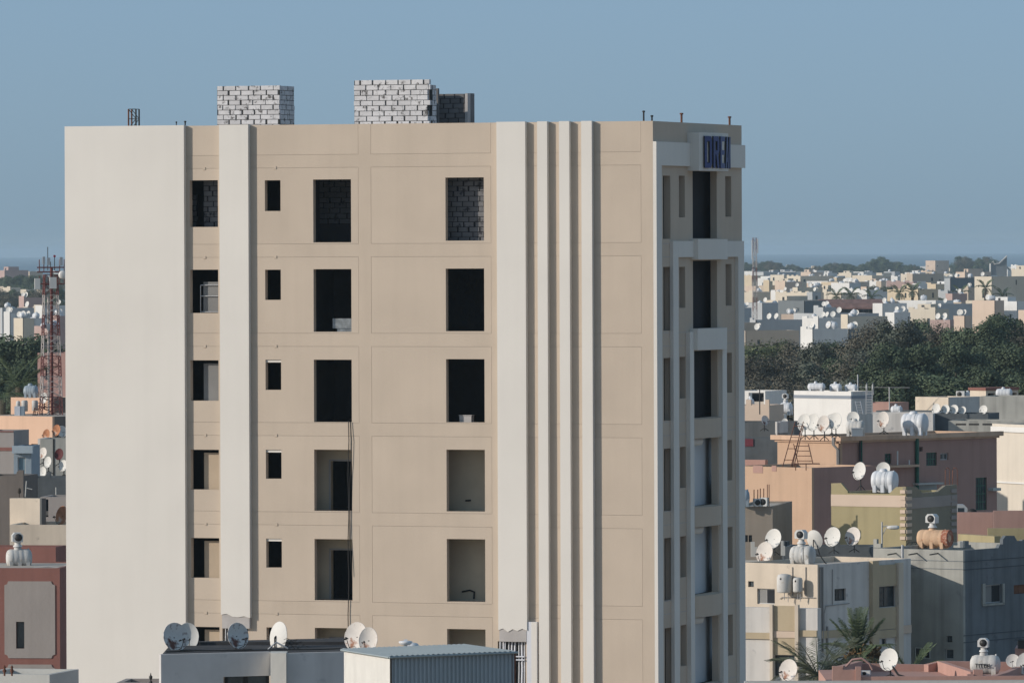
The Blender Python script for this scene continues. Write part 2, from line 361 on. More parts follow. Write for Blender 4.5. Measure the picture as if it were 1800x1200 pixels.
# --- block walls: every block its own object
block_meshes = {}
def block_mesh(l, h, t, m):
    key = (round(l, 2), round(h, 3), round(t, 2), m.name)
    if key not in block_meshes:
        b = MB(); e = .008
        b.add([(x*(l/2-(e if y else 0)), y_, z*(h/2-(e if y else 0))) for y, y_ in ((1, -t/2), (0, -t/2+e)) for z in (-1, 1) for x in (-1, 1)] +
              [(x*l/2, t/2, z*h/2) for z in (-1, 1) for x in (-1, 1)],
              [(0, 1, 3, 2), (0, 4, 5, 1), (1, 5, 7, 3), (3, 7, 6, 2), (2, 6, 4, 0), (4, 8, 9, 5), (5, 9, 11, 7), (7, 11, 10, 6), (6, 10, 8, 4), (8, 10, 11, 9)])
        block_meshes[key] = b.mesh('concrete_block', m)
    return block_meshes[key]
def blockwall(parent, M, W, Hh, m, L=.50, ch=.185, t=.14, mortar=M_MORTAR, toothed=False, seed=1):
    """M: matrix of the wall's lower left corner (x along, -y outward, z up) in the parent's frame"""
    rnd = random.Random(seed); n = max(1, round(Hh/ch)); ch = Hh/n; g = .018
    b = MB(); b.box(.01, W-.01, .022, t-.01, 0, Hh-.02); me = b.mesh('mortar', mortar)
    mo = place('mortar', me, parent, M)
    for r in range(n):
        off = (L/2 if r % 2 else 0) + rnd.uniform(-.05, .05); x = -off
        last = W + (rnd.choice((0, .11)) if toothed else 0)
        while x < last-.04:
            x0, x1 = max(x, 0), min(x+L, last)
            if x1-x0 > .06:
                l = round((x1-x0-g)/.05)*.05; l = max(.05, min(l, x1-x0-rnd.choice((.015, .03, .05, .075)))); cx = (x0+x1)/2
                mm = M @ Matrix.Translation((cx + rnd.uniform(-.006, .006), t/2 + rnd.uniform(-.006, .006), (r+.5)*ch)) @ Matrix.Rotation(rnd.uniform(-.012, .012), 4, 'Y') @ Matrix.Rotation(rnd.uniform(-.01, .01), 4, 'Z')
                place('concrete_block', block_mesh(l, ch-g, t, m), parent, mm)
            x += L
    return mo
def TR(x, y, z, rz=0): return Matrix.Translation((x, y, z)) @ Matrix.Rotation(rz, 4, 'Z')
ROOF = TOP - 1.0
def roofbox(x0, x1, xs, yt, yy):
    a = T.A(x0, 200, yy).x; b = T.A(x1, 200, yy).x; zt = T.A(x1, yt, yy).z
    return a, b, zt
e1 = empty('block_enclosure', (0, 0, 0)); e1.parent = tower
a, b, zt = roofbox(381, 492, 518, 150, 3.0)
blockwall(e1, TR(a, 3.0, ROOF), b-a-.002, zt-ROOF, M_BLOCK, seed=3)
d2 = T.hit(518, 200, 0, b).y - 3.0
blockwall(e1, TR(b, 3.0+.0, ROOF, pi/2), d2, zt-ROOF-.01, M_BLOCK, seed=4)
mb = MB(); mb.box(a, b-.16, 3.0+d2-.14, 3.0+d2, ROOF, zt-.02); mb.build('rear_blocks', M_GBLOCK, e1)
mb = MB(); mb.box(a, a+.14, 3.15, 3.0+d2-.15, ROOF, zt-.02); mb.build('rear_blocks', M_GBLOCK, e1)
e2 = empty('block_enclosure', (0, 0, 0)); e2.parent = tower
a, b, zt = roofbox(622, 752, 759, 139.5, 3.0)
blockwall(e2, TR(a, 3.0, ROOF), b-a, zt-ROOF, M_BLOCK, toothed=True, seed=8)
blockwall(e2, TR(b+.13, 3.16, ROOF, pi/2), .42, zt-ROOF-.2, M_BLOCK, L=.42, seed=9)
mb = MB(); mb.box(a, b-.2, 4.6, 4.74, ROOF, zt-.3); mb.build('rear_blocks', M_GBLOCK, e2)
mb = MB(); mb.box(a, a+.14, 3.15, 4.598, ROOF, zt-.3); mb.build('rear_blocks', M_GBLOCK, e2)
e3 = empty('block_enclosure', (0, 0, 0)); e3.parent = tower
yy = 5.2
a = T.A(754, 190, yy).x; b = T.A(818, 190, yy).x; zt = T.A(818, 164.5, yy).z
blockwall(e3, TR(a, yy, ROOF), b-a, zt-ROOF, M_GBLOCK, L=.4, ch=.19, seed=12)
c = T.A(822, 190, yy-.05).x
mb = MB(); mb.box(b+.004, c, yy-.05, yy+.25, ROOF, zt); mb.build('column', M_GREYPL, e3)
dd = T.hit(834, 190, 0, c).y
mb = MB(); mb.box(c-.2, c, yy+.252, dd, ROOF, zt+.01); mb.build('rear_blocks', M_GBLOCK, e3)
# block walls seen through top floor openings
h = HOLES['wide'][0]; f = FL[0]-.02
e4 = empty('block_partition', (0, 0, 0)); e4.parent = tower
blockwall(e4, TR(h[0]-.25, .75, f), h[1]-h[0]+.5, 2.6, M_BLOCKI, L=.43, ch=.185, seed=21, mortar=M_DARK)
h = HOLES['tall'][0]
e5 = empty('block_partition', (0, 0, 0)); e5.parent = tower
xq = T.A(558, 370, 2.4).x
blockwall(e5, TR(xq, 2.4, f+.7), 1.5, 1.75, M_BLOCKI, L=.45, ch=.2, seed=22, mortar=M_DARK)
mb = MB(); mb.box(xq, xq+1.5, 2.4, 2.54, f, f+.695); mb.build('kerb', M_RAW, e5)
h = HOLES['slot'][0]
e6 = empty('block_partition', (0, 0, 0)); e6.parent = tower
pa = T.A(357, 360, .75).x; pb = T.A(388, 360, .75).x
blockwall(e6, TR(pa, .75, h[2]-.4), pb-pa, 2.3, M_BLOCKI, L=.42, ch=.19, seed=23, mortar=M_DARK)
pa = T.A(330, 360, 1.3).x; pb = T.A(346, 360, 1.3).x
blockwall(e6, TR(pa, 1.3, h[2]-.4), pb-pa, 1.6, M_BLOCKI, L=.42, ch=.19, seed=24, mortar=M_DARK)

# ------------------------------------------------------------------ shaded side with curved bay
def Y(px, py=620, x=0.0): return T.B(px, py, x).y
def ZS(px, py, x=0.0): return T.B(px, py, x).z
sm = lambda u, d, z: (-d, u, z)
rowsA = ((309, 420), (469, 581), (629, 739), (788, 898), (945, 1056), (1103, 1214), (1261, 1372))
rowsB = ((309, 382), (469, 541), (627, 700), (785, 857), (942, 1014), (1098, 1170), (1255, 1327))
rowsC = ((301, 419), (458, 577), (616, 734), (770, 889), (925, 1044), (1083, 1202), (1240, 1359))
rowsD = ((310, 381), (464, 537), (620, 690), (773, 844), (926, 998), (1080, 1152), (1236, 1308))
sh = []
for r in range(7):
    sh.append((max(.3, Y(1166.5)), Y(1179.5), ZS(1173, rowsA[r][1]), ZS(1173, rowsA[r][0])))
    sh.append((Y(1194.5), Y(1205), ZS(1200, rowsB[r][1]), ZS(1200, rowsB[r][0])))
    sh.append((Y(1218.5), Y(1261), ZS(1235, rowsC[r][1]), ZS(1235, rowsC[r][0])))
    sh.append((Y(1276), Y(1286.5), ZS(1281, rowsD[r][1]), ZS(1281, rowsD[r][0])))
MB().wall(sm, (.25, WB), (0, TOP-.003), sh, 0, .25, back=True).build('bay_side_wall', M_BEIGE, tower)
mb = MB(); mb.box(-1.75, -1.6, 3.6, WB-.26, 0, TOP-1.3); mb.build('bay_dark_back', M_RAW, tower)
# horizontal scored floor lines on the side
for r in range(7):
    for py in (428.5+157.3*r, 452+157.3*r):
        z = Z(py, 1100)
        for a, b in ((Y(1166), Y(1219)), (Y(1262), WB)):
            mb = MB(); mb.box(.0005, .004, a, b, z-.012, z+.012); mb.build('score_line', M_GREYPL, tower)
pr = .13
def bar(x0, x1, z0, z1, p=pr, name='frame_bar', m=M_WHITE):
    mb = MB(); mb.box(.0005, p, Y(x0, 620, p), Y(x1, 620, p), z0, z1); return mb.build(name, m, tower)
zb0 = ZS(1160, 249, pr); zb1 = ZS(1200, 292, pr)
mb = MB(); mb.box(.001, pr, .0, Y(1164.5, 620, pr), 0, zb0); mb.build('frame_bar', M_WHITE, tower)
mb = MB(); mb.box(.001, pr-.004, -.0, .0, 0, 0)
mb = MB(); mb.box(.0008, pr, Y(1164.5, 620, pr)+.002, Y(1222, 620, pr), zb1, zb0-.002); mb.build('frame_bar', M_WHITE, tower)
mb = MB(); mb.box(.0008, pr, Y(1270, 620, pr), Y(1311.5, 620, pr), zb1, zb0-.002); mb.build('frame_bar', M_WHITE, tower)
z2t, z2b = ZS(1300, 423.5, pr), ZS(1210, 452, pr)
bar(1184, 1193.3, 0, z2t); bar(1298.5, 1308.8, 0, z2t)
mb = MB(); mb.box(.0007, pr+.002, Y(1193.3, 620, pr)+.002, Y(1298.5, 620, pr)-.002, z2b, z2t-.002); mb.build('frame_bar', M_WHITE, tower)
z3t, z3b = ZS(1215, 583, pr), ZS(1215, 613, pr)
bar(1213, 1220, 0, z3t, .16); bar(1270, 1277.8, 0, z3t, .16)
mb = MB(); mb.box(.0007, .155, Y(1220, 620, pr)+.002, Y(1270, 620, pr)-.002, z3b, z3t-.002); mb.build('frame_bar', M_WHITE, tower)
# curved pieces of the middle bay
def arc(x0, px, R, t0, t1, z0, z1, thick, m, name, n=14, parent=tower):
    t0, t1 = radians(t0), radians(t1); y0 = Y(px, 620, x0)
    cx, cy = x0 - R*cos(t0), y0 - R*sin(t0)
    poly = [(cx + R*cos(t0+(t1-t0)*i/n), cy + R*sin(t0+(t1-t0)*i/n)) for i in range(n+1)]
    poly += [(.001, poly[-1][1]), (.001, poly[0][1])]
    MB().prism(poly, 2, z0, z1).build(name, m, parent)
    return cx, cy
sz0, sz1 = ZS(1240, 300.5, .45), ZS(1240, 233.5, .45)
sign = (.45, 1230)
cx, cy = arc(.45, 1230, 5.0, -20, 22, sz0, sz1, 0, M_WHITE, 'sign_box')
arc(.30, 1228, 5.0, -20, 22, ZS(1240, 456, .3), ZS(1240, 420.5, .3), 0, M_WHITE, 'balcony_front')
arc(.30, 1226.5, 5.0, -20, 22, ZS(1240, 614.5, .3), ZS(1240, 577, .3), 0, M_WHITE, 'balcony_front')
for r in range(3, 7):
    arc(.06, 1220.5, 5.0, -18, 20, ZS(1240, rowsC[r][0]-1, .1), ZS(1240, rowsC[r-1][1]+1, .1), 0, M_BEIGE, 'balcony_front')
    z = ZS(1235, rowsC[r][0]); 
    MB().lathe([(0, z-.26), (.3, z-.25), (.34, z-.12), (.34, z-.01), (0, z-.005)], (-.37, Y(1219)+.9, 0), 'z', 20, sq=(1, 2.4)).build('ceiling_drum', M_WHITE, tower)
    mb = MB(); yc = Y(1219); y2 = Y(1261)+1.4; zl = ZS(1235, rowsC[r][1])
    poly = [(-.30-.4*((i/8)**2), yc-.2+(y2-yc+.2)*i/8) for i in range(9)] + [(-1.0, y2), (-1.0, yc-.2)]
    mb.prism(poly, 2, zl, z+.02)
    mb.build('curved_sheet', M_BLUEGLASS, tower)
for r in range(3):
    mb = MB(); mb.box(-.62, -.5, Y(1219)-.3, Y(1261)+2.2, ZS(1235, rowsC[r][1]), ZS(1235, rowsC[r][0])+.2); mb.build('bay_dark_back', M_DARK, tower)  # near-black sheet close behind the opening, painted in place of interior shade
# sign letters, each standing off the curved box
def letter(ch):
    S = {'D': [[(0,0),(.3,0),(.3,1),(0,1)], [(.3,.84),(.74,.84),(.74,1),(.3,1)], [(.3,0),(.74,0),(.74,.16),(.3,.16)], [(.7,.16),(.7,.84),(.74,.84),(.74,1),(.84,1),(1,.86),(1,.14),(.84,0),(.74,0),(.74,.16)]],
         'R': [[(0,0),(.3,0),(.3,1),(0,1)], [(.3,.84),(.72,.84),(.72,1),(.3,1)], [(.3,.42),(.72,.42),(.72,.56),(.3,.56)], [(.68,.56),(.68,.84),(.72,.84),(.72,1),(.84,1),(1,.88),(1,.54),(.84,.42),(.72,.42),(.72,.56)], [(.46,.42),(.78,.42),(1,0),(.68,0)]],
         'E': [[(0,0),(.34,0),(.34,1),(0,1)], [(.34,.84),(1,.84),(1,1),(.34,1)], [(.34,0),(1,0),(1,.16),(.34,.16)], [(.34,.42),(.9,.42),(.9,.57),(.34,.57)]],
         'A': [[(0,0),(.28,0),(.58,1),(.36,1)], [(.72,0),(1,0),(.64,1),(.42,1)], [(.3,.2),(.7,.2),(.66,.34),(.34,.34)]],
         'M': [[(0,0),(.26,0),(.26,1),(0,1)], [(.74,0),(1,0),(1,1),(.74,1)], [(.26,1),(.26,.7),(.5,.1),(.5,.4)], [(.5,.4),(.5,.1),(.74,.7),(.74,1)]]}
    return S[ch]
lw, lz0, lz1 = .47, ZS(1245, 295.5, .6), ZS(1245, 239.5, .6)
angs = [-14.6, -7.9, -1.2, 5.6, 12.5]
for ch, an in zip('DREAM', angs):
    a = radians(an); R = 5.03; mb = MB(); face = MB()
    for j, poly in enumerate(letter(ch)):
        d = .035 if ch == 'A' and j == 2 else .045 + .001*j
        q = [((u-.5)*lw, lz0 + v*(lz1-lz0)) for u, v in poly]
        mb.prism(q, 0, 0.0, d); face.prism(q, 0, d+.001, d+.012)
    o = mb.build('letter', M_BLACK, tower); face.build('letter_face', M_NAVY, o)  # letter bodies blackened: the shade on their sides is in the colour
    o.location = (cx + R*cos(a), cy + R*sin(a), 0); o.rotation_euler = (0, 0, a)
    mb2 = MB()
    for z in (lz0+.2, lz1-.2): mb2.tube([(-.12, 0, z), (.02, 0, z)], .02)
    mb2.build('letter_stud', M_BLACK, o)
# things standing on the roof
def roofpole(px, yt, yb, r, m, name, label, yy=1.0, cat='pole'):
    c = T.A(px, yb, yy) if px < 1150 else T.B(px, yb, -.6)
    zt = (T.A(px, yt, yy) if px < 1150 else T.B(px, yt, -.6)).z
    mb = MB(); mb.tube([(0, 0, ROOF), (0, 0, zt)], r); mb.lathe([(r*1.5, zt-.05), (r*1.5, zt), (0, zt+.01)], n=8)
    o = mb.build(name, m); wv = T.o + T.ux*c.x + T.uy*c.y; o.location = (wv.x, wv.y, 0); return tag(o, label, cat, 'pipes on the tower roof')
roofpole(1131.5, 195, 215, .035, M_BLACK, 'vent_pipe', 'taller thin black pipe rising from the roof edge just left of the corner')
roofpole(1146, 203, 215, .035, M_BLACK, 'vent_pipe', 'short black pipe on the roof nearest the corner')
roofpole(1198, 199, 216, .045, M_RUST, 'steel_post', 'rusty brown post above the shaded side, left of the sign')
roofpole(1282.5, 205, 219, .045, M_RUST, 'steel_post', 'rusty brown post above the shaded side, right of the sign')
roofpole(310, 214, 224, .02, M_BLACK, 'rebar', 'short dark rebar stub on the white slab roof edge')
roofpole(325.5, 213, 224, .03, M_BLACK, 'rebar', 'double dark rebar stub at the end of the white slab roof edge')
roofpole(164, 222, 228, .04, M_GREYPL, 'rebar', 'tiny stub on the far left of the roof edge')
yy = 1.5
c0 = T.A(226, 224, yy); c1 = T.A(239, 224, yy); zt = T.A(232, 192, yy).z; wd = c1.x-c0.x
hr = empty('roof_lattice', T.o + T.ux*c0.x + T.uy*yy, -T.a, 'short lattice hoist mast rising from the left part of the roof', 'mast')
for i in range(4):
    x_, y_ = (i % 2)*wd, (i//2)*wd
    MB().tube([(x_, y_, ROOF), (x_, y_, zt)], .03).build('post', M_RUST if x_ == 0 else M_BLACK, hr)
mb = MB(); n = 3
for i in range(n):
    z0, z1 = zt-(i+1)*.36, zt-i*.36
    for y_ in (0, wd):
        mb.tube([(0, y_, z0 if i % 2 else z1), (wd, y_, z1 if i % 2 else z0)], .014); mb.tube([(0, y_, z1), (wd, y_, z1)], .014)
mb.build('bracing', M_BLACK, hr)
# ------------------------------------------------------------------ builders for the town
M_TANKW = mat('tank_white', (.66, .68, .70), rough=.5, var=.10, scale=1.5, streak=.12, bump=.03, spec=.4)
M_TANKOLD = mat('tank_old_white', (.58, .575, .55), rough=.75, var=.15, scale=2, streak=.25, bump=.05, stain=(.40, .36, .30), stain_amt=.15, stain_scale=4)
M_TANKSAND = mat('tank_sand', (.62, .42, .27), rough=.75, var=.15, scale=2, streak=.25, stain=(.42, .2, .12), stain_amt=.05, stain_scale=4)
M_TANKRUST = mat('tank_rust_end', (.34, .13, .075), rough=.95, var=.3, scale=4, stain=(.55, .40, .32), stain_amt=.3, stain_scale=9)
M_DISH = mat('dish_white', (.66, .65, .61), rough=.6, var=.06, scale=2, bump=0)
M_DISHG = mat('dish_grey', (.68, .65, .61), rough=.6, var=.1, scale=2, bump=0, stain=(.13, .05, .035), stain_amt=.33, stain_scale=2.6)
M_DISHR = mat('dish_rusting', (.66, .62, .57), rough=.8, var=.1, scale=2, bump=0, stain=(.33, .17, .11), stain_amt=.2, stain_scale=2.6)
M_DISHRR = mat('dish_rusty', (.42, .19, .10), rough=.9, var=.3, scale=3, bump=0, stain=(.55, .42, .33), stain_amt=.2, stain_scale=2.5)
M_DISHM = mat('dish_maroon', (.10, .022, .024), rough=.7, var=.1, bump=0)
M_WIN = mat('window_glass', (.035, .05, .06), rough=.15, var=.3, scale=2, bump=0, spec=.6)
M_WING = mat('window_green', (.012, .11, .075), rough=.3, var=.3, scale=3, bump=0)
M_FRAME = mat('window_frame_dark', (.03, .03, .03), rough=.5, bump=0)
M_FRAMEW = mat('window_frame_pale', (.45, .45, .44), rough=.5, bump=0)
M_ROOF = mat('roof_screed', (.45, .40, .34), var=.2, scale=.6, stain=(.3, .27, .23), stain_amt=.2)
M_AC = mat('ac_casing', (.62, .62, .60), rough=.5, var=.08, bump=0)

def world_of(fr, v): return fr.o + fr.ux*v.x + fr.uy*v.y + Vector((0, 0, v.z))

dish_cache = {}
def dish_meshes(m, back=False):
    if m.name in dish_cache: return dish_cache[m.name]
    # reflector: a shallow offset bowl, 1 m high, opening towards -y
    b = MB(); n = 28; rings = 6; vs = []; 
    for side in (0, 1):
        for i in range(rings+1):
            r = .5*i/rings
            for k in range(n):
                a = 2*pi*k/n; vs.append((.94*r*cos(a), .10*(1-(r/.5)**2) + (.012 if side else 0), r*sin(a)))
    fs = []
    for side in (0, 1):
        o = side*(rings+1)*n
        for i in range(rings):
            for k in range(n):
                q = (o+i*n+k, o+i*n+(k+1) % n, o+(i+1)*n+(k+1) % n, o+(i+1)*n+k)
                fs.append(q if side else q[::-1])
    b.add(vs, fs, True)
    me = b.mesh('reflector', m)
    rim = MB(); pts = [(.475*cos(2*pi*k/24), .006, .505*sin(2*pi*k/24)) for k in range(25)]; rim.tube(pts, .012, n=5, cap=False)
    arm = MB(); arm.tube([(0, .02, -.49), (0, -.28, -.46), (0, -.50, -.20)], .014, n=5); arm.tube([(0, -.30, -.45), (0, .1, -.35)], .01, n=4)
    lnb = MB(); lnb.lathe([(0, 0), (.035, 0), (.035, .06), (.022, .07), (.022, .14), (0, .14)], (0, -.56, -.17), 'y', 8); lnb.lathe([(0, 0), (.03, 0), (.03, .10), (0, .1)], (-.12, -.5, -.2), 'y', 8)
    lnb.tube([(-.13, -.46, -.2), (.02, -.48, -.19)], .01, n=4)
    post = MB()
    r = (me, rim.mesh('rim', m), arm.mesh('feed_arm', M_BLACK), lnb.mesh('feed_horn', M_BLACK))
    dish_cache[m.name] = r; return r
def dish(px0, px1, py0, py1, D, label, m=None, az=38, tilt=14, stand=.35, back=False, group='satellite dishes on the roofs', logo=None):
    """dish filling the photo box px0..px1, py0..py1 at distance D; az: degrees left it turns from the viewer"""
    m = m or M_DISH
    hgt = (py1-py0)/F*D; c = P((px0+px1)/2, (py0+py1)/2, D)
    e = empty('satellite_dish', (c.x, c.y, c.z-hgt/2-stand), 0, label, 'satellite dish', group)
    s = hgt/1.0/cos(radians(tilt))*.985
    wpx = (px1-px0)/F*D
    A = Matrix.Translation((0, 0, hgt/2+stand)) @ Matrix.Rotation(radians(-az if not back else 180-az), 4, 'Z') @ Matrix.Rotation(radians(-tilt), 4, 'X') @ Matrix.Diagonal((s*min(1.08, max(.8, wpx/(hgt*.94*abs(cos(radians(az)))+1e-6))), s, s, 1))
    ms = dish_meshes(m)
    for nm, me in zip(('reflector', 'rim', 'feed_arm', 'feed_horn'), ms): place(nm, me, e, A)
    mb = MB(); top = A @ Vector((0, .16, -.05)); base = Vector((top.x, top.y, 0))
    mb.tube([base, (top.x, top.y, hgt*.45+stand)], .025*max(1, D/300)); mb.tube([(top.x, top.y, hgt*.45+stand), A @ Vector((0, .1, 0))], .03)
    for a in (0.5, 2.6, 4.7): mb.tube([(base.x, base.y, stand*.5), (base.x+.3*cos(a), base.y+.3*sin(a), 0)], .018*max(1, D/300))
    mb.build('stand', M_BLACK if D < 500 else M_GALV, e)
    return e
def tank(px0, px1, py0, py1, D, label, az=0, body=None, end=None, cowl=0.0, legs=4, L=None, lid=True, band=False, group='rooftop water tanks'):
    """horizontal ribbed water tank; az: angle of its length from the picture's left-right line (degrees, + = right end farther)"""
    body = body or M_TANKW
    hgt = (py1-py0)/F*D; wd = (px1-px0)/F*D; c = P((px0+px1)/2, py1, D); a = radians(az)
    leg = .14*hgt; r = (hgt-leg*.9)/2
    Ln = L or max(2*r*.9, (wd-2*r*abs(sin(a)))/max(.3, cos(a)))
    e = empty('water_tank', c, a, label, 'water tank', group)
    zc = hgt-r-.04
    prof = [(0, -Ln/2), (r*.55, -Ln/2+.02), (r*.85, -Ln/2+.07), (r*.97, -Ln/2+.16), (r, -Ln/2+.24)]
    k = 3
    for i in range(k):
        x = -Ln/2+.24 + (Ln-.48)*(i+.5)/k; prof += [(r, x-.07), (r*.985, x-.05), (r*.985, x+.0), (r, x+.02)]
    prof += [(p, -q) for p, q in prof[4::-1]]
    MB().lathe(prof, (0, 0, zc), 'x', 28).build('tank_body', body, e)
    if end:
        MB().lathe([(r*1.01, Ln/2-.32), (r*1.01, Ln/2+.0), (r*.93, Ln/2+.02), (r*.92, Ln/2-.01), (0, Ln/2-.02)], (0, 0, zc), 'x', 24, smooth=False).build('tank_end', end, e)
    for sx in (range(-1, 2) if legs > 4 else (-1, 1)):
        for sy in (-1, 1):
            mb = MB(); x = sx*Ln*.32
            mb.prism([(sy*r*.35, leg*1.6+.0), (sy*r*.92, zc-r*.15), (sy*r*.86, 0), (sy*r*.45, 0)][::sy], 0, x-.10*r-.04, x+.10*r+.04).build('leg', body, e)
    if lid:
        mb = MB(); mb.lathe([(r*.42, -.05), (r*.42, .05), (r*.36, .07), (r*.30, .12), (0, .13)], (-Ln*.05, 0, zc+r), 'z', 18); mb.build('lid', body, e)
        mb = MB(); mb.lathe([(r*.1, -.1), (r*.1, .03), (0, .04)], (Ln*.36, 0, zc+r*.98), 'z', 8); mb.build('air_vent', body, e)
    if band:
        mb = MB(); mb.lathe([(r*1.006, -.02), (r*1.01, 0), (r*1.006, .02)], (Ln*.1, 0, zc), 'x', 24); mb.build('strap', M_GALV, e)
    if cowl:
        q = cowl/F*D; x0 = -Ln*.05; z0 = zc+r+.1
        mb = MB(); mb.lathe([(q*.34, 0), (q*.30, .06), (q*.22, q*.15), (q*.22, q*.4)], (x0, 0, z0), 'z', 14)
        mb.prism([(x0-q*.40, z0+q*.38), (x0+q*.34, z0+q*.33), (x0+q*.36, z0+q*.80), (x0+q*.18, z0+q*1.0), (x0-q*.24, z0+q*1.0), (x0-q*.40, z0+q*.82)], 1, -q*.36, q*.36)
        cw = mb.build('cooler_cowl', M_AC, e)
        mb = MB(); mb.lathe([(q*.27, .0), (q*.27, -.012), (0, -.012)], (x0+q*.02, -q*.36, z0+q*.66), 'y', 18); mb.build('fan_grille', M_FRAME, cw)
    return e
def ac_unit(px0, px1, py0, py1, D, label, az=-30, name='air_conditioner'):
    hgt = (py1-py0)/F*D; wd = (px1-px0)/F*D; c = P((px0+px1)/2, py1, D)
    e = empty(name, c, radians(az), label, 'air conditioner', 'air conditioners on roofs and walls')
    mb = MB(); mb.box(-wd*.5, wd*.5, -.16, .16, .04, hgt); mb.build('casing', M_AC, e)
    mb = MB(); mb.lathe([(0, -.17), (hgt*.36, -.17), (hgt*.36, -.1)], (-wd*.1, 0, hgt*.53), 'y', 18); mb.build('fan_grille', M_FRAME, e)
    mb = MB(); mb.box(-wd*.4, -wd*.3, -.16, .16, 0, .038); mb.box(wd*.3, wd*.4, -.16, .16, 0, .038); mb.build('foot', M_GALV, e)
    return e
def ladder(p0, p1, wdt, rungs, label, m=None, hoops=False):
    """p0 foot, p1 top (world)"""
    p0, p1 = Vector(p0), Vector(p1); d = (p1-p0); s = Vector((0.94, -.34, 0))*wdt/2
    e = empty('ladder', p0, 0, label, 'ladder'); m = m or M_RUST
    for k in (-1, 1):
        pts = [s*k, d + s*k]
        if hoops: pts += [d + s*k + Vector((0, 0, .35)), d + s*k + Vector((s.x*.25, .2, .5)), d + s*k + Vector((s.x*.5, .45, .4)), d + s*k + Vector((s.x*.5, .5, -.3))]
        MB().tube(pts, .028, n=5).build('rail', m, e)
    for i in range(rungs):
        q = d*((i+.6)/rungs); MB().tube([q-s, q+s], .02, n=4).build('rung', m, e)
    return e

